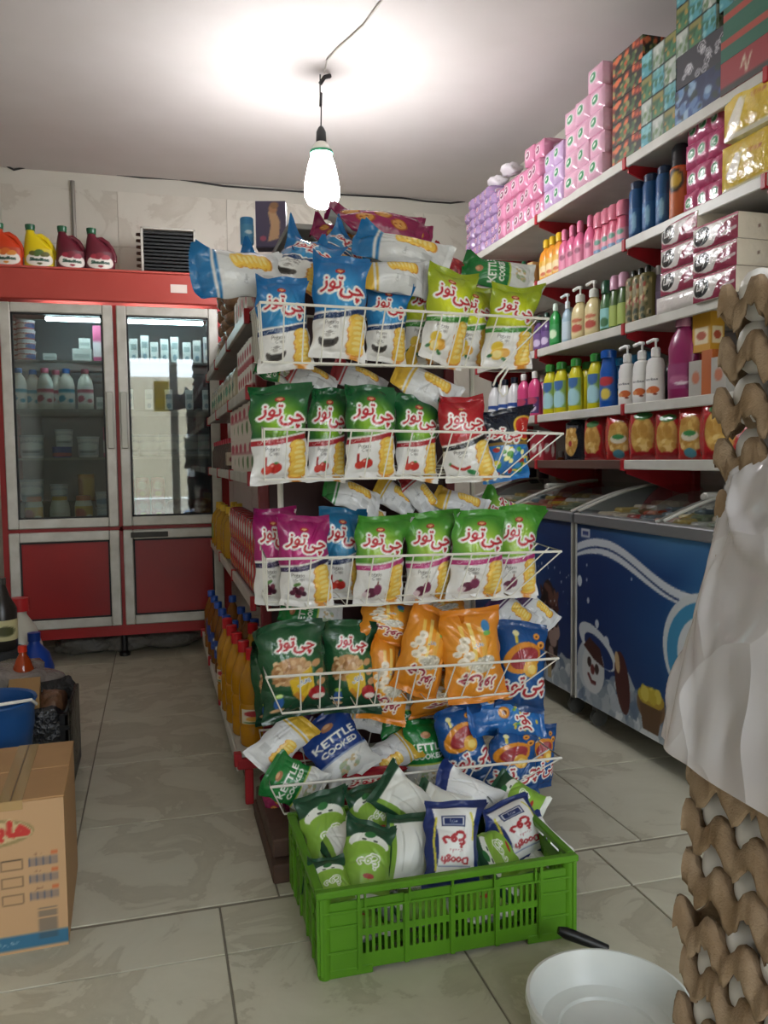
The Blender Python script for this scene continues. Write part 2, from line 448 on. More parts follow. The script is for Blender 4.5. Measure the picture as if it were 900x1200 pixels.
# shop front behind the camera: an open doorway 2.9 m wide, white posts, the street outside
wf = MB(); wf.box(XL, -.35, YF-.12, YF, -.1, ZC); wf.box(-.35, 1.95, YF-.12, YF, 2.42, ZC); wf.box(1.95, XR, YF-.12, YF, -.1, ZC)
struct('wall_front', wf, M_wallp)
M_post = mat('white_door_post', 'e6e4de', rough=.4)
struct('trim_1', MB().bbox(-.35, -.28, YF-.1, YF+.02, 0, 2.42), M_post)
struct('trim_2', MB().bbox(.2, .3, YF-.1, YF+.02, 0, 2.42), M_post)
struct('trim_3', MB().bbox(1.88, 1.95, YF-.1, YF+.02, 0, 2.42), M_post)
M_street = mat('pale_paving', 'a8a397', rough=.9, noise='989284', nscale=2)
tag(MB().box(-12, 14, -16, YF-.12, -.16, -.03).build('street_paving', M_street), kind='structure')
hb = MB(); hb.box(-10, 12, -16.4, -16, 0, 3.6); struct('wall_street', hb, mat('pale_render', 'c9bfa8', rough=.9, noise='b8ad95'))

o = MB().bbox(.0, .2, YF-.25, YF-.24, 1.75, 2.15, .002).build('yellow_sign', mat('yellow_sign', 'e0c22c', rough=.5)); tag(o, 'yellow sign at the shop entrance, seen mirrored in the right fridge door', 'sign')
for i_ in range(3):
    o = MB().bbox(.42, .72, -2.3, -1.95, .4+i_*.36, .755+i_*.36, .004).build('white_carton', mat('white_carton', 'd8dce4', rough=.6)); tag(o, 'white carton stacked outside the shop entrance, %s' % ('bottom one', 'middle one', 'top one')[i_], 'carton', 'cartons outside the entrance')
o = MB().bbox(.36, .8, -2.35, -1.9, -.03, .398, .01).build('blue_crate', mat('blue_crate', '3a6aa8', rough=.5)); tag(o, 'blue crate under the white cartons outside the entrance', 'crate')
# cable along the top of the back wall
def px_tube(name, pts, r, m, **k):
    return MB().tube([at(px, py, **k) for px, py in pts], r, 6).build(name, m, None, True)
M_cable = mat('black_cable', '2b2a2a', rough=.5)
c = px_tube('wall_cable', [(-30, 178), (-6, 186), (5, 193), (16, 199), (30, 196), (70, 197), (110, 201), (165, 208), (210, 210), (262, 218), (330, 223), (400, 228), (470, 232), (500, 236), (528, 238), (545, 236)], .006, M_cable, y=YB-.012)
tag(c, 'thin black cable sagging along the top of the back wall', 'cable')
c = MB().tube([at(85, 212, y=5.38), at(86, 240, y=5.38), at(88, 290, y=5.38)], .012, 8).build('wall_pipe', mat('grey_metal_pipe', '8f8b84', rough=.45, metal=.6), None, True)
tag(c, 'short grey metal pipe rising up the back wall behind the juice jugs', 'pipe')

# hanging bulb with its cord
br = at(375, 82, z=ZC); BX, BY = br[0], br[1]
zt = at(375, 152, y=BY)[2]; zb = at(375, 243, y=BY)[2]; hz = zt-zb
bulb = empty('hanging_bulb', (BX, BY, zb)); tag(bulb, 'lit white LED bulb hanging by a thin cord from the ceiling', 'light bulb')
m_em = mat('bulb_glow', 'ffffff', emis='fdfcff', estr=BULB_STRENGTH, rough=.3)
H = zt-zb
env = [(.002, 0), (.04, .003), (.066, .018), (.078, .045), (.08, .08), (.074, .13), (.06, .19), (.044, H*.685)]
MB().lathe(env, 32).build('bulb_envelope', m_em, bulb, True)
MB().lathe([(.046, H*.685), (.052, H*.69), (.052, H*.725), (.046, H*.73)], 24).build('bulb_ring', mat('green_ring', '3f8f6c', rough=.4), bulb, True)
MB().lathe([(.046, H*.73), (.044, H*.74), (.034, H*.81), (.022, H*.84)], 24).build('bulb_neck', mat('bulb_neck_white', 'e4e2da', rough=.4), bulb, True)
MB().lathe([(.023, H*.83), (.024, H*.86), (.022, H*.97), (.012, H*1.03), (.004, H*1.05)], 16).build('socket', mat('socket_black', '2a2c30', rough=.4), bulb, True)
ct = ZC-zb
MB().tube([(0, 0, H*1.03), (.003, 0, H*1.3), (-.002, 0, ct-.14), (0, 0, ct-.02)], .003, 6).build('cord', M_cable, bulb, True)
MB().tube([(0, 0, ct-.16), (.003, 0, ct-.1)], .007, 6).build('cord_joint', M_cable, bulb, True)
MB().tube([(0, 0, ct-.06), (.02, .0, ct-.03), (.05, .02, ct-.012)], .01, 6).build('ceiling_knot', M_cable, bulb, True)
c = MB().tube([(BX+.02, BY, ZC-.01)]+[at(px, py, z=ZC-.008) for px, py in [(384, 70), (396, 57), (412, 43), (426, 30), (436, 16), (448, 0), (456, -14)]], .004, 6).build('ceiling_cord', mat('white_cord', 'b7b2aa', rough=.6), None, True)
tag(c, 'thin pale cord stapled across the ceiling to the bulb', 'cord')

# ------------------------------------------------------------------ red two-door fridge
FX0, FX1, FY = -.8, .4, 4.75
fr = empty('display_fridge', ((FX0+FX1)/2, FY+.3, 0)); tag(fr, 'tall red display fridge with two glass doors above two red doors', 'fridge')
fo = Vector(fr.location)
def fpart(name, bm, m, parent=None, smooth=False):
    bm.v = [(v[0]-fo.x, v[1]-fo.y, v[2]-fo.z) for v in bm.v]
    return bm.build(name, m, parent or fr, smooth)
c = MB(); c.box(FX0, FX0+.03, FY+.03, FY+.62, .13, 1.95); c.box(FX1-.03, FX1, FY+.03, FY+.62, .13, 1.95)
c.box(FX0, FX1, FY+.59, FY+.62, .13, 1.95); c.box(FX0, FX1, FY+.03, FY+.62, .13, .19); c.box(FX0, FX1, FY+.03, FY+.59, .7, .76)
c.box(-.203, -.185, FY+.005, FY+.05, .19, 1.95); c.box(FX0, -.77, FY+.0, FY+.05, .13, 1.95); c.box(.36, FX1, FY, FY+.05, .13, 1.95); c.box(-.77, .36, FY+.005, FY+.05, .715, .74); c.box(-.77, .36, FY+.005, FY+.05, .13, .19)
fpart('carcass', c, M_redlam)
fpart('liner', MB().box(FX0+.03, FX1-.03, FY+.57, FY+.588, .76, 1.95), mat('fridge_liner', '70757a', rough=.5))
c = MB(); c.bbox(FX0-.01, FX1+.01, FY-.03, FY+.63, 1.962, 2.125, .006); fpart('header', c, mat('bulb_lightened_red_header', 'b0453c', rough=.4, noise='a83c34', nscale=4))  # header red lightened: the bulb's light is put into its colour
fpart('header_lip', MB().bbox(FX0-.012, FX1+.012, FY-.035, FY+.64, 2.122, 2.135, .003), mat('red_lip', 'bb5148', rough=.4))
for lx in (FX0+.06, -.2, FX1-.06):
    for ly in (FY+.08, FY+.54): fpart('foot', MB().lathe([(.03, 0), (.03, .02), (.018, .03), (.018, .131)], 10, c=(lx, ly, 0)), M_black)
M_pane = pane_mat('fridge_pane', 'dde6e6', 2.2)
M_gask = mat('black_gasket', '17181a', rough=.6)
M_redpanel = mat('red_door_panel', '96181a', rough=.35, noise='86151a', nscale=3)
def door(x0, x1, z0, z1, glass, hx):
    d = empty('door', (0, 0, 0)); d.parent = fr
    w = .052; y0, y1 = FY-.025, FY+.004
    b = MB()
    b.bbox(x0, x0+w, y0, y1, z0, z1, .005); b.bbox(x1-w, x1, y0, y1, z0, z1, .005)
    b.bbox(x0+w, x1-w, y0+.001, y1, z0, z0+w, .005); b.bbox(x0+w, x1-w, y0+.001, y1, z1-w, z1, .005)
    fpart('frame', b, M_alu, d)
    g_ = MB(); t = .009
    g_.box(x0+w, x0+w+t, y0+.006, y1, z0+w, z1-w); g_.box(x1-w-t, x1-w, y0+.006, y1, z0+w, z1-w); g_.box(x0+w, x1-w, y0+.006, y1, z0+w, z0+w+t); g_.box(x0+w, x1-w, y0+.006, y1, z1-w-t, z1-w)
    fpart('gasket', g_, M_gask, d)
    if glass: fpart('pane', MB().box(x0+w, x1-w, y0+.012, y0+.017, z0+w, z1-w), M_pane, d)
    else: fpart('panel', MB().box(x0+w, x1-w, y0+.012, y0+.02, z0+w, z1-w), M_redpanel, d)
    if hx is not None:
        a = x1-w+.008 if hx > 0 else x0+.008
        if glass: fpart('handle', MB().bbox(a, a+.036, y0-.008, y0+.002, 1.17, 1.48, .004), mat('grey_handle', 'a5a49c', rough=.4, metal=.5), d)
        else: fpart('handle', MB().bbox(x0+.04, x0+.24, y0-.006, y0+.002, z1-w+.008, z1-.014, .003), mat('worn_dark_handle', '3c3a36', rough=.5), d)
    return d
door(-.768, -.205, .743, 1.945, True, 1); door(-.185, .357, .743, 1.945, True, -1)
door(-.768, -.205, .192, .722, False, None); door(-.185, .357, .192, .722, False, -1)
SHZ = [1.655, 1.39, 1.125]
for z in SHZ:
    b = MB(); b.box(FX0+.03, FX1-.03, FY+.06, FY+.075, z-.012, z)
    for k in range(9): b.box(FX0+.03, FX1-.03, FY+.11+k*.055, FY+.115+k*.055, z-.006, z)
    b.box(FX0+.03, FX1-.03, FY+.56, FY+.57, z-.012, z); fpart('shelf', b, M_shelfgrey)
for sx0, sx1 in ((-.55, -.27), (-.13, .28)):
    fpart('light_tube', MB().bbox(sx0, sx1, FY+.03, FY+.055, 1.862, 1.882, .004), mat('tube_light', 'ffffff', emis='d8f0f4', estr=26))
def paper(name, px0, px1, py0, py1, Y, c, parent):
    a = at(px0, py1, y=Y); b = at(px1, py0, y=Y)
    return fpart(name, MB().box(a[0], b[0], Y-.002, Y, a[2], b[2]), mat('paper_'+c, c, rough=.7), parent)
paper('sticker', 200, 219, 334, 343, FY-.031, 'd9c9c0', fr); paper('sticker', 231, 250, 335, 344, FY-.031, 'd8cec6', fr)

# ------------------------------------------------------------------ printed film bags
NX, NY, AS = 60, 94, 1.6
def logo(c, cx=.5, cy=1.08, h=.3, col='c8202c', out='f4f2ee', t='چی توز', rot=0, sl=.2, wide=.88, ow=.022, bold=.012):
    q = radians(rot-9); f = h/.34
    for o_ in ((out, None), (col, 1)):
        for tx, dx, dy, hh in (('توز', -.175, .045, .27), ('چی', .2, -.045, .24)):
            X_, Y_ = cx+f*(dx*cos(q)-dy*sin(q)), cy+f*(dx*sin(q)+dy*cos(q))
            c.text(tx, X_, Y_, hh*f, o_[0], o_[0] if o_[1] is None else None, .02*f+.004, rot-6, sl, .95, bold*(1.8 if o_[1] is None else 1))
def crisps(c, x, y0, y1, w, s=1, lo='d98a2a', hi='f2c243'):
    n = 7
    for i in range(n):
        y = y1-(y1-y0)*i/(n-1)
        c.ell(x+.02*sin(i*2.1), y, w/2*1.1, .1, lo, 12); c.ell(x+.02*sin(i*2.1)+.01, y+.022, w/2*1.04, .082, hi, 12); c.ell(x+.02*sin(i*2.1)+.03, y+.045, w/2*.6, .03, 'f7dc7c', 12)
def chips(topdark, topbright, band, bandtx, icon, brick=True):
    c = Cv(NX, NY, AS, 'e3e1df')
    low = .72 + .16*np.clip((c.X-.25)/.75, 0, 1)**1.6
    m = c.Y > low; c.put(m, topdark)
    g = np.clip(1-np.sqrt(c.mell(.5, 1.0, .55, .5)), 0, 1)*1.5; c.put(np.clip(g, 0, 1)*m, topbright)
    c.put((c.Y > low-.035) & (c.Y <= low), 'eceae6')
    c.put((c.Y > low-.125) & (c.Y <= low-.035), band)
    c.text('سیب زمینی', .3, .665, .07, bandtx, rot=3)
    crisps(c, .79, .1, .6, .3)
    c.text('Potato', .33, .535, .065, '5c5854'); c.text('Chips', .36, .45, .07, '524e4a')
    icon(c)
    c.ell(.5, 1.38, .085, .042, 'b8222a'); c.ell(.5, 1.385, .05, .02, 'e8b070')
    logo(c, .5, 1.09, .34)
    return c
def i_salt(c): c.ell(.3, .25, .18, .13, '4a4441'); c.ell(.3, .31, .165, .06, 'e9e7e4'); c.ell(.3, .25, .14, .1, '4a4441'); c.ell(.3, .29, .13, .05, 'e9e7e4'); c.ell(.28, .31, .05, .03, 'b8b4b0'); c.ell(.3, .2, .11, .05, '2f2b29')
def i_lemon(c): c.ell(.25, .33, .11, .1, 'e8c22c'); c.ell(.4, .24, .1, .085, 'e9a93a'); c.ell(.26, .2, .11, .1, 'eebc3c'); c.ell(.26, .2, .08, .073, 'f4dd8a'); c.ell(.14, .16, .05, .03, '2f6f3d', 30); c.ell(.4, .12, .06, .03, '3f7f46', -20)
def i_tomato(c): c.ell(.38, .22, .12, .09, 'c8241e'); c.ell(.24, .19, .09, .07, 'd8382a'); c.ell(.33, .26, .03, .02, 'f09080'); c.rect(.18, .23, .25, .4, 'b02020'); c.ell(.4, .3, .04, .02, '3f8a3a')
def i_onion(c): c.ell(.3, .2, .11, .09, '6a2a46'); c.ell(.42, .26, .08, .1, '84345a', 20); c.ell(.22, .16, .07, .05, 'd8c0c8'); c.ell(.4, .37, .015, .05, '8a5a50')
def i_grape(c):
    for k, (x, y) in enumerate([(.22, .2), (.32, .16), (.42, .2), (.27, .27), (.38, .28), (.33, .22)]): c.ell(x, y, .055, .05, ('5c1f38', '7a2a48', '4a1830')[k % 3])
    c.ell(.3, .36, .07, .03, '5f8f4a', 20)
def i_chili(c): c.line([(.12, .3), (.24, .22), (.36, .2), (.46, .24)], .05, 'c0221e'); c.ell(.5, .14, .1, .045, '2f8a4a', -20); c.ell(.11, .32, .02, .03, '3a7a34')
D = {}
D['salt'] = chips('1d6fb4', '2f98d8', '16366a', 'cfd6e0', i_salt)
D['lemon'] = chips('93a712', 'd9e21c', '3a8d2f', 'dfeccb', i_lemon)
D['ketchup'] = chips('13592c', '7fb51e', 'b5202c', 'f0d8d0', i_tomato)
D['spicy'] = chips('a81a24', 'cf2a30', '1c1c22', 'd8d8d8', i_chili)
D['onion'] = chips('3f9028', 'a5cc3e', 'c4367e', 'f3d4e2', i_onion)
D['grape'] = chips('9a1560', 'cf2a80', '2f2350', 'd9c8dc', i_grape)
D['pepper'] = chips('15628f', '2c8fc4', '172a58', 'c8d2e0', i_tomato)
c = Cv(NX, NY, AS, '17402a'); c.glow(.5, 1.0, .7, .9, '2a7a3c', .9)
for s_, n_ in ((3, 70),): c.ell(.42, .82, .3, .24, 'bf8a52'); c.noise(s_, ['d9ab76', 'c6915a', 'e2bd8c', 'a8713e'], n_, (.03, .06), 1, (.17, .68, .62, 1.0))
c.poly([(.36, .68), (.72, .86), (.74, .5), (.56, .22), (.42, .4)], 'e6bb22'); c.poly([(.42, .4), (.56, .22), (.6, .3), (.48, .46)], 'd8902a')
c.text('پفک', .58, .6, .12, '5a78b0', 'f0f0ec', .014, 30); c.ell(.78, .36, .13, .13, 'b51e26'); c.ell(.8, .3, .1, .05, 'e9d8d0')
for x_, y_ in ((.8, .9), (.84, .72), (.86, .55)): c.ell(x_, y_, .08, .06, 'cf9a64', 20)
c.ell(.22, .3, .07, .12, '2d63b4'); c.ell(.22, .42, .06, .04, '9fc63a'); c.ell(.2, .16, .1, .035, 'd9a878')
logo(c, .52, 1.22, .24, ow=.018); D['puffs_green'] = c
c = Cv(NX, NY, AS, 'dd7d14'); c.glow(.5, .8, .8, .9, 'f2a021', 1)
c.rect(.3, .37, .55, 1.35, 'f1c14c'); c.rect(.45, .52, .5, 1.4, 'f6d268'); c.rect(.6, .7, .6, 1.3, 'e9a93a')
for x_, y_, r_ in ((.3, .95, .11), (.38, .8, .1), (.28, .7, .1), (.44, .62, .1), (.35, 1.08, .09), (.2, .85, .07)): c.ell(x_, y_, r_, r_*.8, 'efe3cf'); c.ell(x_-.02, y_-.02, r_*.5, r_*.3, 'cfc0a4', 30)
c.ell(.62, .62, .2, .13, 'c9c4b4', 20); c.noise(5, ['e6e0d0', 'a8a290'], 40, (.01, .025), 1, (.46, .8, .5, .74))
c.ell(.74, 1.3, .07, .12, '2f7fc0'); c.ell(.74, 1.17, .06, .05, '69b04a'); c.text('پفک', .55, .96, .1, '5060a0', 'e9e4da', .012, 20)
logo(c, .52, .34, .26, 'a4233c', 'f0e4d4', ow=.016, rot=180); D['puffs_orange'] = c
def rings(c, *L):
    for x_, y_, r_ in L: c.ell(x_, y_, r_, r_*.85, 'c9701a', 20); c.ell(x_, y_+.008, r_*.85, r_*.72, 'ef9f34', 20); c.ell(x_, y_, r_*.4, r_*.33, '7a3c14', 20)
c = Cv(NX, NY, AS, '11417f'); c.glow(.5, .9, .7, .9, '1f66b8', 1)
c.ell(.45, 1.0, .4, .26, 'e08a1e', 25); c.ell(.48, 1.0, .31, .17, 'a8323a', 25); c.ell(.6, .82, .15, .17, 'e6a52a'); c.ell(.62, .8, .09, .09, 'f2cf62')
rings(c, (.2, .25, .12), (.84, 1.25, .09), (.75, 1.4, .07)); c.rect(.3, .36, 1.25, 1.45, 'd8c23a'); c.ell(.33, 1.42, .06, .05, 'e8e0a0')
logo(c, .5, .42, .42, 'b8222c', 'efece6', rot=20); D['rings_blue'] = c
c = Cv(NX, NY, AS, '1d62b4'); c.glow(.5, .7, .7, .9, '2a7ed0', 1); rings(c, (.5, .95, .14), (.8, 1.2, .1)); c.noise(9, ['d8c43a', '6fae3c'], 26, (.02, .05), 1, (.1, .9, .1, .8))
logo(c, .45, .5, .36, 'c02430', 'f2efe9', rot=26); D['rings_light'] = c
c = Cv(NX, NY, AS, '1c2233'); c.put(c.Y < .82, '2070bb'); c.put((c.Y < .86) & (c.Y > .78), '8f6f2a'); c.noise(4, ['e8d43a', 'f4ef9a', '4d9a34', '2c8cd0', 'e9efe9', 'b02c28'], 46, (.03, .08), 1, (.05, .95, .05, .74))
c.ell(.86, 1.15, .22, .28, 'e3b42c'); c.ell(.87, 1.15, .18, .24, 'c4241e'); c.text('ز', .86, 1.18, .16, 'f6f0e8', None)
logo(c, .4, 1.02, .3, ow=.02); D['mix_navy'] = c
def kettle(bgc, dark, tilt=0):
    c = Cv(NX, NY, AS, 'd4d6d4'); c.put(c.Y > .62, bgc); c.glow(.5, 1.05, .7, .5, dark, .6)
    c.put((c.Y > .58) & (c.Y < .62), 'b9c84a' if bgc[0] == '1' and bgc[2] > '5' else '8fa0c0'); c.ell(.5, 1.3, .12, .08, 'b87a52'); c.ell(.5, 1.33, .07, .04, 'dca878')
    c.text('KETTLE', .5, 1.02, .17, 'eef0ea', bold=.006); c.text('COOKED', .5, .8, .12, 'e6e9e2', bold=.006)
    c.ell(.5, .32, .22, .12, 'b8bcb8'); c.noise(11, ['c9b184', 'e6e4dc', '9fb08c'], 22, (.03, .06), 1, (.28, .72, .22, .44)); return c
D['kettle_green'] = kettle('13752f', '2c9a45')
D['kettle_navy'] = kettle('1b3a86', '27509f')
def silver(bar, crs=True, seed=1):
    c = Cv(NX, NY, AS, 'd3d4d6'); c.put(c.Y > 1.32, bar); c.put((c.Y > 1.22) & (c.Y < 1.27), bar)
    if crs: crisps(c, .7, .35, .9, .34)
    c.rect(.15, .4, .3, .5, 'b9babc'); c.text('Chips', .3, .8, .08, '8e8e90'); return c
D['back_blue'] = silver('1f74b4'); D['back_red'] = silver('b52a30'); D['back_yellow'] = silver('d4a92c'); D['back_green'] = silver('2d7c35'); D['back_purple'] = silver('4a2a5c')
c = Cv(NX, NY, AS, '8c1c50'); c.glow(.5, .8, .8, .9, 'b32a62', 1)
for x_, y_ in ((.35, .4), (.6, .7), (.35, 1.0), (.62, 1.25)): c.ell(x_, y_, .17, .16, 'b5561c'); c.ell(x_, y_, .14, .13, 'e39a46'); c.noise(int(x_*90), ['a84a20', 'f0bf70'], 8, (.01, .03), 1, (x_-.08, x_+.08, y_-.08, y_+.08))
D['magenta'] = c
c = Cv(NX, NY, AS, 'a31c28'); c.noise(8, ['7e1420', 'd08a4a', 'c03a3a'], 30, (.03, .09), 1, (0, 1, .1, .9)); logo(c, .5, 1.1, .34, 'c8202c', 'efe9e2', ow=.02); D['red_small'] = c
# yoghurt drink pouches
c = Cv(NX, NY, AS, '79a82e'); c.glow(.5, .6, .7, .8, '8fc23a', 1)
c.put(c.Y > 1.22, '1b4a30'); m_ = c.mell(.5, 1.13, .42, .2) < 1; c.put(m_, 'e8ece4'); c.ell(.5, 1.02, .36, .12, '86b534'); c.ell(.5, 1.3, .12, .075, '2c7a3a', 20); c.ell(.38, 1.17, .05, .025, '3b4a3c'); c.ell(.62, 1.17, .05, .025, '3b4a3c')
c.put(c.Y < .12, 'e2e6de'); c.text('دوغ', .5, .72, .3, '8fbf3e', 'eef2e8', .03, 180, .1, 1.15); c.ell(.52, .42, .11, .05, 'b83226'); c.text('۲۵', .52, .42, .05, 'f0e0d8') if False else None
D['doogh_green'] = c
c = Cv(NX, NY, AS, 'e6e7e6'); c.put(c.Y < .22, '1a2f72'); c.put((c.X < .12+.1*np.sin(c.Y*2)), '1b3078'); c.put((c.X > .88), '1b3078'); c.line([(.17, .3), (.13, .8), (.2, 1.3)], .035, 'd9cf3c'); c.line([(.86, .9), (.88, 1.2), (.8, 1.4)], .035, 'd9cf3c')
c.rect(.28, .72, 1.12, 1.34, '182a66'); c.rect(.31, .69, 1.15, 1.31, 'dfe2ea'); c.rect(.33, .67, 1.17, 1.29, '1c3170'); c.text('مزرا', .5, 1.23, .09, 'eef0f4')
c.text('دوغ', .5, .88, .3, 'b8242e', None, .02, 180, .1, 1.1, .014); c.text('Doogh', .5, .5, .17, 'b8242e', None, .02, 180, .05, 1, .012); c.text('ماست', .52, .66, .07, 'b04048', None, .01, 180); c.rect(.2, .8, .36, .38, '8e9cc0'); c.put(c.Y > 1.5, '1a2f72')
D['doogh_navy'] = c
c = Cv(NX, NY, AS, 'e4e7e2'); c.put(c.X < .2, '7fae33'); c.put((c.X < .1), '1c4c32'); c.put(c.Y > 1.42, '1c4c32'); c.rect(.35, .38, .3, 1.2, 'cfd3cc'); D['doogh_back'] = c
c = Cv(NX, NY, AS, 'dedfe0'); c.put(c.X < .13, '1d3378'); c.put(c.Y > 1.4, '1d3378'); c.line([(.6, .2), (.62, 1.3)], .02, 'c9cacc'); D['doogh_navy_back'] = c
BACKC = dict(puffs_green='1e5a34', puffs_orange='d98a20', rings_blue='1c5aa8')
def pouch_mesh(key, seed, plump=1.0, w=.15, h=.24):
    cv = D[key]; R = np.random.RandomState(seed); C = cv.out()
    def sheet(nx, ny, sign, C):
        s, v = np.meshgrid(np.linspace(-1, 1, nx), np.linspace(0, 1, ny))
        end = np.minimum(v, 1-v)
        W_ = w/2*(1-.11*np.sin(pi*v)**.6*plump)
        T = .041*plump*np.clip(np.sin(pi*np.clip((v-.035)/.93, 0, 1)), 0, 1)**.6*np.clip(1-np.abs(s)**2.6, 0, 1)**.75
        f = np.zeros_like(s)
        for k in range(4):
            fr_, ph = R.uniform(4, 11), R.uniform(0, 6.28); f += np.sin(s*fr_+ph+k*(v-.5)*3)*R.uniform(.4, 1)
        T2 = T + f*.0034*np.exp(-end/.12)*(1-np.abs(s)**4)*np.clip(end/.04, 0, 1)
        for k in range(13):
            a = R.uniform(0, pi); px_, py_ = R.uniform(-1, 1), R.uniform(.1, .9)
            d = (s-px_)*cos(a)+(v-py_)*2*sin(a); along = -(s-px_)*sin(a)+(v-py_)*2*cos(a)
            T2 -= R.uniform(-.002, .006)*np.exp(-(d/.055)**2)*np.exp(-(along/R.uniform(.3, .7))**2)*np.clip(T/.02, 0, 1)
        T2 = np.maximum(T2, .0005)
        seal = .0035*np.sin(s*R.uniform(3, 6)+R.uniform(0, 6))*np.exp(-end/.05)
        bow = .006*np.sin(s*2.2+sd)*(v-.5) + bend*((v-.5)**2*4-.3) + twist*s*(v-.5) + cf[0]*np.clip(s-.35, 0, 1)**2*np.clip(v-.75, 0, 1)*8 + cf[1]*np.clip(-s-.35, 0, 1)**2*np.clip(v-.75, 0, 1)*8
        x = s*W_*(1+0*v) + wob*np.sin(v*5+sd*1.3)*.004*(1-(2*v-1)**4) + .0025*np.sin(v*19+sd)*np.sign(s)*(np.abs(s) > .98)
        y = (v-.5)*h*(1-.015*np.abs(s)**2) + .007*np.sin(s*1.7+sd)*np.abs(v-.5)*2 - .03*cf[0]*6*np.clip(s-.4, 0, 1)**2*np.clip(v-.7, 0, 1)
        z = sign*T2+seal*1.0+bow
        return np.stack([x, y, z], -1), C
    sd = seed; R0 = np.random.RandomState(seed*3+1); bend = R0.uniform(-.012, .012); twist = R0.uniform(-.03, .03); wob = R0.uniform(-1, 1); cf = R0.uniform(0, .1, 2)
    st = R.get_state(); F = sheet(NX, NY, 1, C); R.set_state(st)
    R2 = R
    bx = np.linspace(0, NX-1, 24).astype(int); by = np.linspace(0, NY-1, 38).astype(int)
    Pb, _ = sheet(NX, NY, -1, None)
    # the back sheet shares the outline of the front
    P0 = F[0]; Pb[:, 0] = P0[:, 0]; Pb[:, -1] = P0[:, -1]; Pb[0] = P0[0]; Pb[-1] = P0[-1]
    Pb[..., 2] -= .0016
    Pb = Pb[by][:, bx][:, ::-1]
    bc = lin(BACKC[key]) if key in BACKC else lin('c4c6c8')
    me = grids_mesh('bag', [F, (Pb, bc)])
    me.materials.append(M_film if key.startswith('doogh') else M_foil)
    seals = []
    for v0, v1, row in ((0, -.045, 0), (NY-1, .045, NY-1)):
        e = P0[v0][::2]; col = C[row][::2]
        s_, t = np.meshgrid(np.arange(len(e)), np.linspace(0, 1, 9))
        P = e[s_.astype(int)].copy(); P[..., 1] += t*v1*h*.85*(1+.08*np.sin(s_*.5)); P[..., 2] += .0003*np.sin(t*8*pi)+.003*t*np.sin(s_*.35+seed)
        if v1 < 0: P = P[::-1]
        sm = grids_mesh('seal', [(P, col[s_.astype(int)])]); sm.materials.append(M_film if key.startswith('doogh') else M_foil); seals.append(sm)
    return me, seals
_PM = {}
def put_bag(name, key, px, py, Y, wpx, hpx, roll=0, lean=8, yaw=0, label='', group=None, var=0, plump=1.0, cat='bag', thick=None):
    k = (key, var, plump)
    if k not in _PM: _PM[k] = pouch_mesh(key, 11+7*var+sum(map(ord, key)), plump)
    me, seals = _PM[k]
    p = at(px, py, y=Y); dep = proj(p)[2]
    o = link(name, me)
    for sm in seals: link('seal', sm, o)
    sx = wpx*dep/FPX/.148; sy = hpx*dep/FPX/.245
    o.matrix_world = Matrix.Translation(Vector(p)) @ Matrix.Rotation(radians(yaw), 4, 'Z') @ Matrix.Rotation(radians(90-lean), 4, 'X') @ Matrix.Rotation(radians(roll), 4, 'Z') @ Matrix.Diagonal((sx, sy, thick or (sx+sy)/2, 1))
    tag(o, label, cat, group); return o
B = put_bag; CB = 'chip_bag'
# top basket, front row
G1 = 'chip bags standing in the top basket'
B(CB, 'salt', 331, 382, 2.22, 66, 104, 2, 6, 6, 'blue and white chip bag at the left end of the top basket', G1, 0)
B(CB, 'salt', 397, 364, 2.20, 68, 114, -3, 6, -4, 'blue and white chip bag standing upright, its pointed top corner highest in the top basket', G1, 1)
B(CB, 'salt', 453, 380, 2.27, 52, 88, -3, 4, 0, 'smaller looking blue chip bag between the tall blue bag and the yellow green bags', G1, 2)
B(CB, 'lemon', 496, 374, 2.30, 46, 96, -6, 2, 0, 'yellow green chip bag half hidden behind the first lemon chip bag', G1, 2)
B(CB, 'lemon', 523, 370, 2.20, 60, 108, -9, 4, 5, 'tallest yellow green lemon chip bag, leaning, with its folded top corner up', G1, 0)
B(CB, 'lemon', 553, 380, 2.27, 54, 92, -6, 4, 0, 'middle yellow green lemon chip bag squeezed between two others', G1, 1)
B(CB, 'lemon', 597, 383, 2.20, 62, 94, -8, 6, 0, 'yellow green lemon chip bag at the right end of the top basket', G1, 3)
G1b = 'chip bags heaped on top of the rack'
B(CB, 'back_blue', 284, 322, 2.28, 60, 112, 96, 12, 8, 'white and blue bag on its side, poking out far left of the heap', G1b, 0, .9)
B(CB, 'salt', 305, 322, 2.36, 58, 60, 70, 20, 0, 'dark blue corner of a chip bag under the left end of the heap', G1b, 3, .9)
B(CB, 'salt', 357, 312, 2.34, 74, 88, -28, 40, 0, 'blue bag lying slanted with the red logo upward, behind the tall blue bag', G1b, 1)
B(CB, 'salt', 398, 300, 2.44, 66, 62, -50, 35, 0, 'blue and white bag lying in the middle of the heap', G1b, 0)
B(CB, 'back_blue', 384, 318, 2.36, 50, 72, 40, 30, 0, 'crumpled silver bag showing orange crisps, wedged in the heap', G1b, 2)
B(CB, 'back_blue', 474, 296, 2.32, 46, 112, 76, 25, -6, 'long silver white bag with a blue end lying on top of the heap', G1b, 1, 1.0)
B(CB, 'back_yellow', 462, 326, 2.25, 46, 82, 88, 20, 0, 'crumpled silver bag lying below the long white one', G1b, 3, 1.2)
B(CB, 'magenta', 440, 264, 2.52, 44, 112, 82, 40, 0, 'magenta bag printed with round orange snacks, topmost of the heap', G1b, 0)
B(CB, 'magenta', 395, 277, 2.58, 34, 60, 80, 30, 0, 'dark magenta bag end peeping from the back of the heap', G1b, 1)
B(CB, 'magenta', 475, 272, 2.56, 34, 60, 78, 25, 0, 'shiny magenta bag end at the right of the topmost bag', G1b, 2)
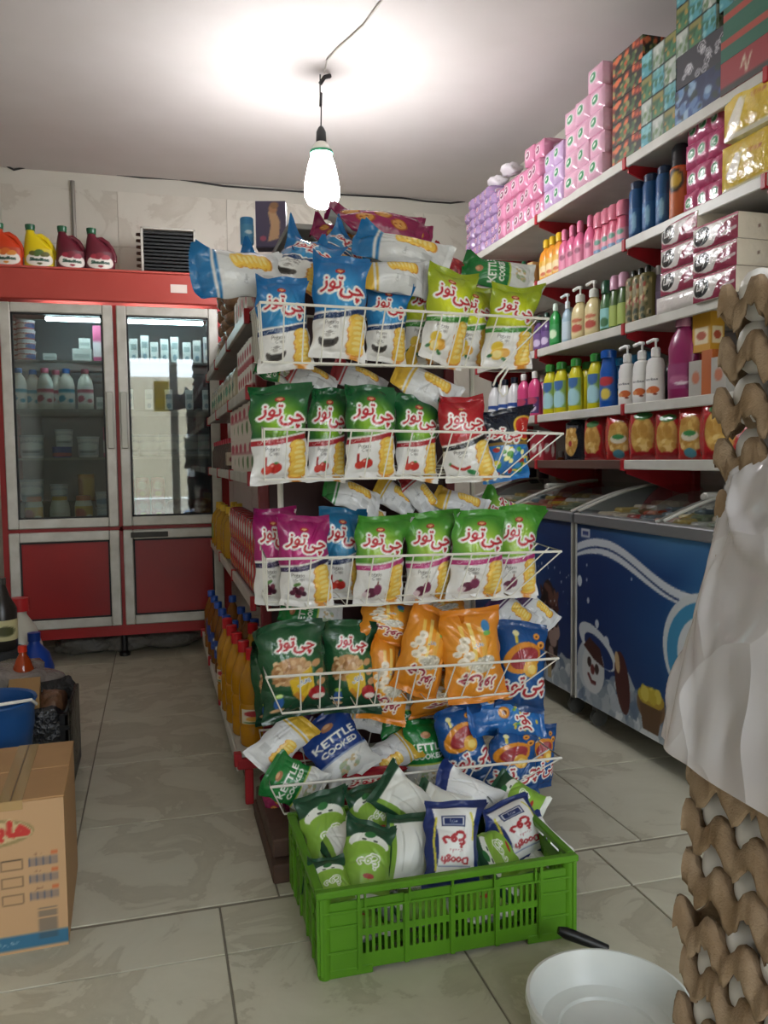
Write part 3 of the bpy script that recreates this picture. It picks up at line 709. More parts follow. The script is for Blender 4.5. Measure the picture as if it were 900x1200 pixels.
B(CB, 'red_small', 530, 314, 2.46, 30, 70, 50, 30, 0, 'dark red bag corner showing behind the lemon bags', G1b, 0)
B(CB, 'kettle_green', 584, 322, 2.42, 40, 86, 84, 20, 0, 'white and green bag lying flat behind the rightmost lemon bag', G1b, 1)
# second basket
G2 = 'chip bags standing in the second basket'
B(CB, 'ketchup', 327, 510, 2.20, 72, 110, -1, 5, 4, 'large green and white ketchup chip bag at the left end of the second basket', G2, 0)
B(CB, 'ketchup', 383, 512, 2.28, 50, 104, -4, 5, 6, 'second green ketchup chip bag, its right edge tucked behind the next bag', G2, 1)
B(CB, 'ketchup', 434, 508, 2.20, 64, 104, 1, 5, 0, 'third green ketchup chip bag from the left in the second basket', G2, 2)
B(CB, 'ketchup', 488, 514, 2.24, 56, 96, -2, 5, 4, 'fourth green ketchup chip bag, beside the red bag', G2, 3)
B(CB, 'spicy', 544, 514, 2.19, 62, 96, 9, 5, -6, 'bright red and white chip bag with a chilli in the second basket', G2, 0)
B(CB, 'mix_navy', 591, 522, 2.21, 60, 80, 3, 5, -4, 'navy and bright blue snack bag at the right end of the second basket', G2, 0)
G2b = 'chip bags lying behind the second basket row'
B(CB, 'back_red', 362, 443, 2.34, 40, 62, 62, 40, 0, 'white bag with red print lying behind the first ketchup bag', G2b, 0)
B(CB, 'back_red', 420, 445, 2.36, 40, 66, 60, 40, 0, 'white and red bag lying in the middle behind the ketchup bags', G2b, 1)
B(CB, 'back_yellow', 500, 455, 2.26, 48, 78, 56, 25, 0, 'silver bag with orange crisps lying tilted above the fourth ketchup bag', G2b, 2)
B(CB, 'kettle_green', 322, 436, 2.36, 30, 46, 80, 30, 0, 'dark green bag end at the left behind the ketchup bags', G2b, 2)
# third basket
G3 = 'chip bags standing in the third basket'
B(CB, 'grape', 321, 650, 2.30, 52, 108, 2, 4, 6, 'magenta chip bag mostly hidden behind the front magenta bag', G3, 1)
B(CB, 'grape', 357, 656, 2.20, 64, 102, 1, 5, 0, 'front magenta chip bag with the dark grapes near the left of the third basket', G3, 0)
B(CB, 'pepper', 402, 648, 2.30, 56, 102, 2, 4, -4, 'blue chip bag between the magenta bag and the green bags', G3, 0)
B(CB, 'onion', 444, 655, 2.21, 64, 100, -3, 5, 4, 'first light green onion chip bag from the left, its top pinched in', G3, 0)
B(CB, 'onion', 502, 652, 2.23, 60, 102, -2, 5, 0, 'second light green onion chip bag, with a shiny fold across its top', G3, 1)
B(CB, 'onion', 559, 650, 2.19, 72, 100, -6, 6, 3, 'widest light green onion chip bag leaning to the left', G3, 2)
B(CB, 'onion', 604, 648, 2.26, 56, 104, -4, 5, -4, 'light green onion chip bag at the right end of the third basket', G3, 3)
G3b = 'bags lying behind the third basket row'
B(CB, 'onion', 424, 612, 2.36, 50, 50, 70, 30, 0, 'green bag lying low behind the first onion bag', G3b, 0)
B(CB, 'onion', 590, 605, 2.38, 50, 60, 60, 30, 0, 'green bag lying behind the widest onion bag', G3b, 1)
B(CB, 'back_green', 412, 582, 2.33, 40, 66, 66, 35, 0, 'yellow green bag lying on its side above the blue bag', G3b, 1)
B(CB, 'back_yellow', 463, 583, 2.36, 36, 52, 50, 30, 0, 'silver crumpled bag left of centre above the onion bags', G3b, 0)
B(CB, 'back_red', 492, 581, 2.34, 34, 58, 30, 30, 0, 'shiny silver bag standing out in the middle above the onion bags', G3b, 2)
B(CB, 'back_yellow', 540, 592, 2.33, 36, 62, 66, 30, 0, 'white bag with yellow print lying above the widest onion bag', G3b, 3)
# fourth basket
G4 = 'snack bags standing in the fourth basket'
PB = 'snack_bag'
B(PB, 'puffs_green', 343, 786, 2.19, 86, 108, 6, 6, 5, 'dark green peanut snack bag at the left end of the fourth basket', G4, 0)
B(PB, 'puffs_green', 410, 782, 2.24, 66, 104, 2, 6, -2, 'dark green peanut snack bag with the bright glare on its print', G4, 1)
B(PB, 'puffs_green', 318, 800, 2.33, 50, 96, 4, 4, 10, 'dark green bag edge behind the leftmost peanut bag', G4, 2)
B(PB, 'puffs_orange', 452, 728, 2.26, 66, 52, -14, 30, 0, 'orange popcorn bag lying folded on top, at the left of the orange bags', G4, 0)
B(PB, 'puffs_orange', 452, 796, 2.24, 58, 96, -10, 6, 4, 'orange popcorn bag standing low behind the rail, beside the green bags', G4, 1)
B(PB, 'puffs_orange', 497, 762, 2.20, 62, 100, -18, 8, 0, 'orange popcorn bag leaning to the left in the middle', G4, 2)
B(PB, 'puffs_orange', 552, 766, 2.17, 78, 104, 6, 8, -2, 'largest orange popcorn bag, upside down in front', G4, 3)
B(PB, 'puffs_orange', 516, 712, 2.36, 66, 40, 6, 35, 0, 'orange bag top showing behind the popcorn bags', G4, 3)
B(PB, 'puffs_orange', 520, 812, 2.30, 90, 46, 6, 12, 0, 'orange and red bag lying at the bottom behind the rail', G4, 1)
B(PB, 'rings_blue', 611, 782, 2.20, 62, 100, -4, 6, -6, 'blue snack ring bag at the right end of the fourth basket', G4, 0)
B(PB, 'back_purple', 598, 722, 2.30, 50, 56, 40, 30, 0, 'purple and silver bag crumpled behind the blue ring bag', G4, 1)
B(PB, 'kettle_green', 362, 722, 2.33, 44, 70, 75, 30, 0, 'dark green bag lying behind the peanut bags', G4, 3)
B(PB, 'back_purple', 628, 716, 2.36, 34, 50, 40, 30, 0, 'dark shiny bag end at the far right behind the fourth basket', G4, 2)
# fifth basket
G5 = 'bags piled in the lowest basket'
B(PB, 'back_yellow', 330, 870, 2.20, 46, 74, -52, 20, 0, 'silver bag with orange crisps hanging over the left rim of the lowest basket', G5, 0)
B(PB, 'kettle_green', 345, 918, 2.14, 56, 66, 58, 18, 0, 'green kettle chip bag with white letters at the left of the lowest basket', G5, 0)
B(PB, 'back_purple', 376, 868, 2.30, 50, 70, 60, 40, 0, 'dark striped bag lying behind the navy kettle bag', G5, 0)
B(PB, 'kettle_navy', 396, 878, 2.24, 74, 80, 28, 35, 0, 'navy and white kettle chip bag lying open across the lowest basket', G5, 0)
B(PB, 'back_yellow', 458, 884, 2.26, 42, 62, -70, 30, 0, 'crumpled pearly white bag right of the navy kettle bag', G5, 1, 1.2)
B(PB, 'kettle_green', 499, 884, 2.27, 54, 76, 3, 10, 0, 'upright green kettle chip bag with white capital letters in the middle of the lowest basket', G5, 1)
B(PB, 'kettle_green', 470, 842, 2.34, 52, 56, 176, 30, 0, 'green kettle chip bag lying upside down on top of the upright one', G5, 2)
B(PB, 'back_yellow', 430, 838, 2.36, 40, 60, 70, 30, 0, 'silver grey bag lying under the upside down green one', G5, 2)
B(PB, 'rings_blue', 542, 872, 2.22, 60, 88, 16, 10, 0, 'blue snack ring bag leaning left in the lowest basket', G5, 1)
B(PB, 'rings_light', 594, 836, 2.22, 54, 92, 84, 20, 0, 'brighter blue ring bag lying across the top of two others', G5, 0)
B(PB, 'rings_blue', 600, 890, 2.20, 66, 74, -4, 8, -3, 'plump blue snack ring bag at the right of the lowest basket', G5, 2)
B(PB, 'rings_blue', 634, 884, 2.30, 36, 70, -8, 8, 0, 'blue bag corner at the far right of the lowest basket', G5, 3)
B(PB, 'red_small', 437, 922, 2.2, 80, 42, 2, 8, 0, 'dark red snack bag behind the rail above the crate', G5, 0)
B(PB, 'magenta', 322, 932, 2.32, 30, 54, 8, 5, 0, 'pink bag edge behind the green kettle bag at the left', G5, 3)

# ------------------------------------------------------------------ the wire rack: five baskets on two back posts
rk = empty('wire_display_rack', (.65, 2.3, 0)); tag(rk, 'white wire display rack with five baskets full of snack bags', 'display rack')
ro = Vector(rk.location)
def rp(v): return (v[0]-ro.x, v[1]-ro.y, v[2]-ro.z)
wire_me = {}
for n_, (z, xl, xr, bl, br_, zb_) in enumerate([(1.495, .264, 1.062, .275, .93, 1.352), (1.178, .268, 1.107, .272, .965, 1.048), (.845, .266, 1.102, .272, .965, .705), (.538, .258, 1.094, .305, .965, .425), (.246, .264, 1.104, .305, .965, .15)]):
    sl = -.022 if n_ < 5 else 0
    def ztop(x, t): return z - (x-xl)*.018 + .035*t
    yf, yb, yfb, ybb = 2.095, 2.45, 2.14, 2.43
    bk = empty('basket', (0, 0, 0)); bk.parent = rk
    Fl, Fr, Bl, Br = (xl, yf, ztop(xl, 0)), (xr, yf, ztop(xr, 0)), (xl+.015, yb, ztop(xl, 1)), (xr-.05, yb, ztop(xr, 1))
    fl, f_r, b_l, b_r = (bl, yfb, zb_), (br_, yfb, zb_-.004), (bl+.01, ybb, zb_+.03), (br_-.02, ybb, zb_+.026)
    MB().tube([rp(q) for q in (Fl, Fr, Br, Bl)], .0038, 6, True).build('rim_wire', M_wire, bk, True)
    MB().tube([rp(q) for q in (fl, f_r, b_r, b_l)], .0032, 6, True).build('base_ring', M_wire, bk, True)
    nw = 13
    def lerp(a, b, t): return tuple(a[i]+(b[i]-a[i])*t for i in range(3))
    for i in range(nw+1):
        t = i/nw; a, b = lerp(Fl, Fr, min(1, t*1.0)), lerp(fl, f_r, t)
        a = (b[0]+(a[0]-b[0])*(.25 if 0 < i < nw else 1), a[1], ztop(b[0]+(a[0]-b[0])*(.25 if 0 < i < nw else 1), 0))
        MB().tube([rp(a), rp(b)], .0021, 5).build('wire', M_wire, bk, True)
    for i in range(1, 6):
        for A, A2, b1, b2 in ((Fl, Bl, fl, b_l), (Fr, Br, f_r, b_r)):
            t = i/6; MB().tube([rp(lerp(A, A2, t)), rp(lerp(b1, b2, t))], .0021, 5).build('wire', M_wire, bk, True)
    gr = MB()
    for i in range(1, 13): t = i/13; gr.tube([rp(lerp(fl, f_r, t)), rp(lerp(b_l, b_r, t)), rp(lerp(Bl, Br, t))], .0018, 4)
    for i in range(1, 4): t = i/4; gr.tube([rp(lerp(fl, b_l, t)), rp(lerp(f_r, b_r, t))], .0024, 4)
    gr.build('wire_grid', M_wire, bk, True)
for x_ in (.36, .98):
    MB().tube([rp((x_, 2.465, 0)), rp((x_, 2.465, 1.62))], .009, 8).build('post', M_wire, rk, True)
    MB().tube([rp((x_, 2.465, .02)), rp((x_, 2.18, .02)), rp((x_, 2.16, .0))], .009, 8).build('foot', M_wire, rk, True)
hk = MB().tube([at(596, 432, y=2.12), at(587, 446, y=2.11), at(585, 458, y=2.10), at(589, 465, y=2.10), at(594, 461, y=2.1), at(594, 452, y=2.1)], .0028, 6).build('wire_hook', M_wire, None, True)
hk2 = MB().tube([at(593, 430, y=2.12), at(582, 442, y=2.11), at(578, 452, y=2.10)], .0028, 6).build('hook_arm', M_wire, hk, True)
tag(hk, 'bent wire hook hanging under the right end of the top basket', 'hook')

# ------------------------------------------------------------------ green crate of yoghurt drink pouches
M_crate = mat('green_crate_plastic', '578f1c', rough=.42, noise='50841a', nscale=7, spec=.4)
cx0, cx1, cy0, cy1, ch = .305, .895, 1.635, 2.035, .195
cr = empty('plastic_crate', ((cx0+cx1)/2, (cy0+cy1)/2, 0), radians(-.6)); tag(cr, 'bright green slotted plastic crate full of drink pouches on the floor', 'crate')
CW, CD = cx1-cx0, cy1-cy0
def crate_side(L, slots):
    """panel along x 0..L, outer face towards -y at y=0"""
    b = MB(); t = .004
    e = .085 if L > .5 else .07
    b.bbox(0, e, 0, t+.004, .012, ch-.03, .002); b.bbox(L-e, L, 0, t+.004, .012, ch-.03, .002)
    b.box(e, L-e, .001, t+.001, ch-.055, ch-.03); b.box(e, L-e, .001, t+.001, .012, .045); b.box(e, L-e, .001, t+.001, .085, .1)
    n = 4 if L > .5 else 3; cw = (L-2*e)/n
    for i in range(n+1): b.box(e+cw*i-.005, e+cw*i+.005, -.004, t, .012, ch-.03)
    for i in range(n):
        m = 7
        for k in range(m+1):
            x = e+cw*i+.004+(cw-.008)*k/m
            b.box(x-.0035, x+.0035, .001, t, .045, .085); b.box(x-.0035, x+.0035, .001, t, .1, ch-.055)
    for z in (.055, .11): b.bbox(0, e, -.004, .002, z, z+.005, .001); b.bbox(L-e, L, -.004, .002, z, z+.005, .001)
    b.bbox(0, L, -.005, .003, ch-.052, ch-.047, .001)
    for x in (.0, e-.004, L-e-.002, L-.006): b.box(x, x+.006, -.006, .003, .012, ch-.01)
    for i in range(1, 6): b.box(L*i/6-.002, L*i/6+.002, -.006, .002, ch-.05, ch-.01)
    b.bbox(.0, e*1.35, -.001, t, 0, .02, .002); b.bbox(L-e*1.35, L, -.001, t, 0, .02, .002)
    return b
for (L, x, y, rz, nm) in ((CW, -CW/2, -CD/2, 0, 1), (CW, CW/2, CD/2, pi, 1), (CD, -CW/2, CD/2, -pi/2, 0), (CD, CW/2, -CD/2, pi/2, 0)):
    o = crate_side(L, nm).build('side_panel', M_crate, cr); o.location = (x, y, 0); o.rotation_euler = (0, 0, rz)
r = MB(); o_ = .008
r.bbox(-CW/2-o_, CW/2+o_, -CD/2-o_, -CD/2+.012, ch-.016, ch, .003); r.bbox(-CW/2-o_, CW/2+o_, CD/2-.012, CD/2+o_, ch-.016, ch, .003)
r.bbox(-CW/2-o_, -CW/2+.012, -CD/2+.012, CD/2-.012, ch-.016, ch, .003); r.bbox(CW/2-.012, CW/2+o_, -CD/2+.012, CD/2-.012, ch-.016, ch, .003)
r.build('rim', M_crate, cr)
b = MB()
for k in range(12): b.box(-CW/2+.01+k*.0475, -CW/2+.035+k*.0475, -CD/2+.006, CD/2-.006, .014, .02)
for k in range(7): b.box(-CW/2+.006, CW/2-.006, -CD/2+.01+k*.06, -CD/2+.03+k*.06, .0145, .0195)
b.build('base_grid', M_crate, cr)
for x_, y_ in ((-CW/2, -CD/2), (CW/2, -CD/2), (-CW/2, CD/2), (CW/2, CD/2)):
    MB().lathe([(.014, 0), (.016, .01), (.016, ch-.014)], 12, c=(x_*.962, y_*.945, 0)).build('corner_post', M_crate, cr, True)
DP = 'drink_pouch'; GD = 'drink pouches in the green crate'
B(DP, 'doogh_green', 383, 976, 1.93, 62, 86, 4, 38, 8, 'lime and dark green drink pouch standing in the back left corner of the crate', GD, 0, 1.1, 'pouch')
B(DP, 'doogh_green', 437, 958, 1.95, 52, 72, 16, 42, 0, 'lime green drink pouch second from the left at the back of the crate', GD, 1, 1.1, 'pouch')
B(DP, 'doogh_green', 430, 1010, 1.78, 62, 88, -16, 45, 0, 'lime green drink pouch with the red oval in the front left of the crate', GD, 2, 1.1, 'pouch')
B(DP, 'doogh_green', 388, 1034, 1.74, 48, 58, 6, 50, 0, 'small looking lime green pouch in the front left corner under two others', GD, 3, 1.0, 'pouch')
B(DP, 'doogh_back', 476, 942, 1.93, 56, 80, 44, 40, 0, 'white backed green pouch lying slanted at the back of the crate', GD, 0, 1.1, 'pouch')
B(DP, 'doogh_back', 476, 996, 1.80, 54, 78, -10, 35, 0, 'white backed pouch standing beside the front navy pouch', GD, 1, 1.0, 'pouch')
B(DP, 'doogh_navy', 529, 990, 1.75, 70, 92, -10, 30, -4, 'navy and white drink pouch with red lettering, front and centre in the crate', GD, 0, 1.1, 'pouch')
B(DP, 'doogh_navy', 606, 978, 1.84, 74, 76, 14, 44, 0, 'navy and white drink pouch lying back at the right of the crate', GD, 1, 1.2, 'pouch')
B(DP, 'doogh_navy_back', 552, 930, 1.98, 40, 86, 58, 30, 0, 'white pouch with a dark blue end lying across the back of the crate', GD, 0, 1.0, 'pouch')
B(DP, 'doogh_green', 606, 940, 1.98, 54, 64, 50, 45, 0, 'dark green ended pouch at the back right of the crate', GD, 1, 1.1, 'pouch')
B(DP, 'doogh_green', 582, 1002, 1.80, 66, 54, 100, 50, 0, 'plain green pouch belly between the two navy pouches', GD, 2, 1.0, 'pouch')
B(DP, 'doogh_navy_back', 636, 984, 1.84, 44, 62, 20, 58, 0, 'white pouch in the right end of the crate, behind the navy one', GD, 1, 1.0, 'pouch')
B(DP, 'doogh_back', 520, 950, 1.92, 60, 66, 60, 50, 0, 'green edged pouch deep in the middle of the crate', GD, 2, 1.1, 'pouch')
B(DP, 'doogh_green', 540, 1018, 1.82, 70, 60, 90, 75, 0, 'pouch lying flat under the front navy pouch', GD, 0, 1.0, 'pouch')
B(DP, 'doogh_back', 620, 1010, 1.80, 66, 60, 80, 75, 0, 'pouch lying flat under the right navy pouch', GD, 0, 1.0, 'pouch')
B(DP, 'doogh_back', 400, 985, 1.9, 60, 70, 10, 70, 0, 'pouch lying flat at the bottom left of the crate', GD, 2, 1.0, 'pouch')
lay = 0
for (X_, Y_, rz) in ((.40, 1.75, 10), (.55, 1.76, 80), (.7, 1.74, 0), (.82, 1.76, 95), (.40, 1.9, 90), (.56, 1.92, 5), (.7, 1.91, 100), (.82, 1.91, 10)):
    me, seals = _PM[('doogh_green', lay % 3, 1.1)] if ('doogh_green', lay % 3, 1.1) in _PM else list(_PM.values())[-1]
    o = link(DP, me)
    for sm in seals: link('seal', sm, o)
    o.matrix_world = Matrix.Translation((X_, Y_, .06)) @ Matrix.Rotation(radians(rz), 4, 'Z') @ Matrix.Diagonal((.8, .72, .9, 1)); lay += 1
    tag(o, 'pouch seen through the crate slots, %s from the left in the %s row' % (ORD[(lay-1) % 4], 'front' if lay < 5 else 'back'), 'pouch', 'bottom layer of drink pouches')
# brown wooden block under the rack
wd = mat('brown_wood', '5a4235', rough=.7, noise='46332a', nscale=14)
o = MB().bbox(.262, .335, 2.06, 2.5, 0, .05, .004).build('wooden_block', wd); tag(o, 'long brown wooden block on the floor left of the crate', 'wood block')
o = MB().bbox(.268, .33, 2.1, 2.48, .05, .1, .004).build('wooden_block', wd); tag(o, 'shorter brown wooden block lying on top of the long one', 'wood block')
# white basin and black handle in front
M_basin = mat('white_basin_plastic', 'dfe3e0', rough=.35, noise='d3d8d6', nscale=5, sss=0)
pc = at(714, 1172, z=.12); bs = empty('plastic_basin', (pc[0], pc[1], 0)); bs.scale = (.87, .87, 1.05); tag(bs, 'round shallow white plastic basin on the floor in front of the green crate', 'basin')
MB().lathe([(.0, .055), (.06, .0555), (.1, .057), (.104, .062), (.137, .066), (.15, .08), (.158, .115), (.163, .121), (.17, .12), (.172, .11), (.168, .104), (.163, .08), (.15, .012), (.14, 0), (.0, 0)], 48, cap=False).build('bowl', M_basin, bs, True)
o = MB().lathe([(.152, .0), (.156, .02), (.156, .03)], 48, cap=False).build('base_ring', M_basin, bs, True)
p1, p2 = at(654, 1090, z=.07), at(712, 1112, z=.03)
hd = MB().tube([p1, p1+(p2-p1)*.15, p1+(p2-p1)*.5, p2], [.008, .013, .012, .009], 10).build('handle', M_black, None, True)
tag(hd, 'black plastic tool handle sticking out between the green crate and the white basin', 'handle')

# ------------------------------------------------------------------ generic packs used on shelves
def label_cv(bgc, blobs, nx=14, ny=18, asp=1.3, txt=None, tc='ffffff', th=.3, ty=.6):
    c = Cv(nx, ny, asp, bgc)
    for b in blobs: c.ell(*b)
    if txt: c.text(txt, .5, ty, th, tc, bold=.02)
    return c
def place(o, X, Y, Z, rz=0): o.location = (X, Y, Z); o.rotation_euler = (0, 0, radians(rz)); return o
class Kind:
    """first placement moves the prototype itself, later ones copy it with its parts"""
    def __init__(s, o): s.o, s.used = o, False
    def put(s, X, Y, Z, rz=0, label='', cat='bottle', group=None, sc=None):
        o = copy_tree(s.o) if s.used else s.o
        if not s.used: _KC[s.o.name] = kids(s.o); s.used = True
        place(o, X, Y, Z, rz)
        if sc: o.scale = sc if isinstance(sc, tuple) else (sc, sc, sc)
        tag(o, label, cat, group); return o

# ------------------------------------------------------------------ gondola behind the rack
GX0, GX1, GY0, GY1 = .285, .97, 2.6, 4.6
gd = empty('gondola_shelving', (.63, 3.6, 0)); tag(gd, 'double sided grey shelving with red clips running back behind the snack rack', 'shelving')
go = Vector(gd.location)
def gpart(name, bm, m, parent=None, smooth=False):
    bm.v = [(v[0]-go.x, v[1]-go.y, v[2]-go.z) for v in bm.v]; return bm.build(name, m, parent or gd, smooth)
for k in range(9): gpart('back_panel', MB().bbox(.615, .645, GY0+.02, GY1-.02, .14+k*.186, .14+k*.186+.182, .003), M_shelfgrey)
for y in (GY0+.02, 3.28, 3.94, GY1-.02): gpart('upright', MB().bbox(.6, .66, y-.02, y+.02, 0, 1.83, .003), M_maroon)
gpart('end_panel', MB().bbox(.33, .93, GY0-.03, GY0-.015, .16, 1.62, .003), mat('dark_maroon_panel', '43262a', rough=.5, noise='38201f'))
for x in (.322, .938): gpart('end_upright', MB().bbox(x-.016, x+.016, GY0-.045, GY0-.012, .16, 1.66, .003), M_maroon)
gpart('top_cap', MB().bbox(.42, .84, GY0, GY1, 1.822, 1.84, .003), M_shelfgrey)
def gshelf(x0, x1, z, out):
    s = empty('shelf', (0, 0, 0)); s.parent = gd
    gpart('board', MB().bbox(x0, x1, GY0, GY1, z-.02, z, .002), M_shelfgrey, s)
    e = x0 if out < 0 else x1
    gpart('price_rail', MB().bbox(e-.006, e+.006, GY0, GY1, z-.028, z+.008, .002), M_alu, s)
    for y in (GY0, 3.28, 3.94, GY1): gpart('end_clip', MB().bbox(e-.009, e+.009, y-.012, y+.012, z-.034, z+.012, .002), M_redsteel, s)
    gpart('bracket', MB().add([(x0+.005, GY0+.02, z-.022), (x1-.005, GY0+.02, z-.022), (.6 if out < 0 else .66, GY0+.02, z-.11), (x0+.005, GY0+.024, z-.022), (x1-.005, GY0+.024, z-.022), (.6 if out < 0 else .66, GY0+.024, z-.11)], [(0, 1, 2), (3, 5, 4), (0, 3, 4, 1), (1, 4, 5, 2), (2, 5, 3, 0)]), M_maroon, s)
LZ = [1.557, 1.322, 1.052, .655]
for z in LZ: gshelf(GX0, .6, z, -1)
for z in [1.5, 1.2, .9, .55]: gshelf(.66, GX1, z, 1)
for x0, x1, e in ((.225, .6, .225), (.66, 1.02, 1.02)):
    s = empty('base_deck', (0, 0, 0)); s.parent = gd
    gpart('board', MB().bbox(x0, x1, GY0, GY1, .135, .155, .002), M_shelf, s)
    gpart('kick_plate', MB().bbox(e-.004, e+.004, GY0, GY1, .105, .158, .002), M_shelf, s)
    for y in (GY0-.005, 3.28, 3.94, GY1): gpart('end_clip', MB().bbox(e-.012, e+.012, y-.014, y+.014, .125, .168, .002), M_redsteel, s)
gpart('end_bar', MB().bbox(.222, .6, GY0-.022, GY0-.002, .115, .15, .004), M_redsteel)
gpart('end_leg', MB().bbox(.245, .272, GY0-.024, GY0-.002, 0, .116, .004), M_redsteel)
gpart('end_leg', MB().bbox(.96, .99, GY0-.024, GY0-.002, 0, .116, .004), M_redsteel)

# oil bottles on the base deck
oilc = mat('cooking_oil', 'dc9c1c', rough=.08, trans=.4, ior=1.4, spec=.5)
oild = mat('amber_oil', 'a86414', rough=.08, trans=.5, ior=1.4)
prof_oil = [(.0, 0), (.036, 0), (.041, .006), (.041, .05), (.038, .056), (.041, .062), (.041, .11), (.037, .118), (.041, .126), (.041, .165), (.034, .195), (.019, .225), (.015, .235), (.015, .25)]
lab_o = label_cv('d8cdb0', [(.5, .9, .35, .25, 'b8242a'), (.5, .45, .3, .2, 'd89a2a'), (.5, .15, .4, .08, '3a6a30')])
oil = Kind(bottle('oil_bottle', prof_oil, 'd08a10', [(.0185, .238), (.0185, .268), (.016, .27), (0, .27)], 'c01f26', lab_o, (.066, .106), .041, 120, bmat=oilc))
labb = label_cv('1c3f94', [(.5, .9, .3, .25, 'e8e4d8'), (.5, .4, .35, .12, '2a5ab8')], asp=1.6)
oilb = Kind(bottle('oil_bottle', [(r*.92, z*1.08) for r, z in prof_oil], 'a86414', [(.0185, .257), (.0185, .285), (.016, .288), (0, .288)], '1d4fae', labb, (.07, .15), .0385, 150, bmat=oild))
GO = 'cooking oil bottles on the base deck of the gondola'
pos = [(.31, 2.70), (.40, 2.72), (.295, 2.82), (.39, 2.84), (.285, 2.96), (.375, 2.97), (.28, 3.1), (.36, 3.11), (.44, 3.1), (.275, 3.24)]
for i, (x, y) in enumerate(pos):
    lb = 'red capped cooking oil bottle, ' + ('nearest the red end bar of the gondola' if i == 0 else 'inner one beside the nearest bottle' if i == 1 else '%s from the near end, %s' % (ORD[i], 'aisle side' if x < .32 else 'inner side'))
    oil.put(x-.022, y, .156, i*37, lb, 'bottle', GO, (1.08, 1.08, 1.2))
pos = [(.30, 3.37), (.385, 3.38), (.28, 3.5), (.37, 3.52), (.275, 3.66), (.36, 3.68), (.27, 3.85), (.265, 4.02), (.35, 4.0), (.262, 4.2)]
for i, (x, y) in enumerate(pos):
    oilb.put(x-.01, y, .156, -55+i*9, 'blue capped amber oil bottle, %s of ten counted from the red capped ones' % ORD[i], 'bottle', GO)
# packs on the left shelves
redcart = label_cv('b5222a', [(.5, .85, .3, .25, 'e6dcd0'), (.5, .35, .25, .15, 'd8a030')], 12, 16)
cm = boxprint('carton', .07, .05, .13, redcart, redcart, None, 'b5222a')
def boxkind(name, w, d, h, cv, col, side=None, top=None, bulge=0, m=None): return Kind(link(name, boxprint(name, w, d, h, cv, side if side is not None else cv, top, col, m, bulge)))
k_red = boxkind('red_pack', .07, .06, .12, redcart, 'a81f28', bulge=.006, m=M_foil)
n = 0
for i in range(11):
    for j in range(2):
        k_red.put(.33, 2.68+i*.082, .656+j*.121, -90, 'red and white pack, %s from near, %s row of the low left shelf' % (ORD[i], 'lower' if j == 0 else 'upper'), 'pack', 'red packs on the low left shelf of the gondola')
yj = mat('yellow_oil', 'cf9c1c', rough=.12, trans=.4)
kj = Kind(bottle('squeeze_bottle', [(0, 0), (.034, 0), (.036, .01), (.036, .1), (.03, .13), (.014, .15), (.014, .16)], 'cf9c1c', [(.016, .155), (.014, .18), (0, .18)], 'd8b028', label_cv('6f8a2a', [(.5, .6, .3, .3, 'e0d8b0')]), (.03, .09), .036, bmat=yj))
for i, (x, y) in enumerate([(.32, 4.42), (.39, 4.36), (.32, 4.28), (.40, 4.2), (.32, 4.1), (.33, 3.92), (.33, 3.76)]): kj.put(x, y, .656, i*30, 'yellow capped amber bottle, %s from the far end of the low left shelf' % ORD[i], 'bottle', 'amber bottles on the low left shelf', 1.25)
lab_p = Cv(14, 22, 1.5, 'd9cfc4'); lab_p.ell(.3, 1.1, .2, .2, 'c03a52'); lab_p.ell(.7, .5, .2, .25, '4f7f3a'); lab_p.rect(0, 1, .85, .92, 'b04858')
k_tea = boxkind('tea_box', .08, .06, .12, lab_p, 'cfc4b8')
for i in range(5):
    for j in range(2): k_tea.put(.335, 2.74+i*.15, 1.053+j*.121, -84+i*2, 'white flowered box, %s from near, %s layer, middle shelf facing the aisle' % (ORD[i], 'bottom' if j == 0 else 'top'), 'box', 'flowered boxes on the middle left shelf')
gj = Kind(bottle('glass_jar', [(0, 0), (.034, 0), (.037, .01), (.037, .09), (.028, .11), (.026, .125)], '5a4a44', [(.03, .12), (.03, .14), (0, .142)], 'a8243a', label_cv('b9a894', [(.5, .6, .3, .3, '7a2a3a')]), (.025, .08), .037, bmat=mat('dark_jar', '5a4038', rough=.1, trans=.3)))
for i in range(8): gj.put(.325, 3.52+i*.125, 1.053, i*20, 'dark jar with a red lid, %s beyond the flowered boxes on the middle left shelf' % ORD[i], 'jar', 'dark jars on the middle left shelf')
lab_q = Cv(14, 16, 1.1, 'e4e0d8'); lab_q.rect(0, 1, .0, .3, 'b82a34'); lab_q.ell(.5, .65, .25, .2, 'b82a34')
k_q = boxkind('small_carton', .06, .05, .085, lab_q, 'dcd8d0')
for i in range(6):
    for j in range(2): k_q.put(.33, 2.7+i*.075, 1.323+j*.086, -86, 'small white and red carton, %s from near, %s layer, second aisle shelf' % (ORD[i], 'bottom' if j == 0 else 'top'), 'carton', 'small cartons on the second left shelf')
lab_r = Cv(14, 20, 1.4, 'a59a80'); lab_r.rect(.1, .9, .3, 1.0, 'c8c0a6'); lab_r.ell(.5, .7, .25, .2, '3f8a5a')
k_r = boxkind('dry_food_pack', .09, .06, .13, lab_r, '998e76', bulge=.01, m=M_foil)
for i in range(9): k_r.put(.335, 3.24+i*.145, 1.323, -88+3*(i % 3), 'beige dry food pack, %s beyond the small cartons on the second left shelf' % ORD[i], 'pack', 'dry food packs on the second left shelf')
M_brown = mat('brown_bread', '8a6440', rough=.5, noise='6a4626', nscale=30, bump=.8, bscale=45, bdist=.01, coat=.4)
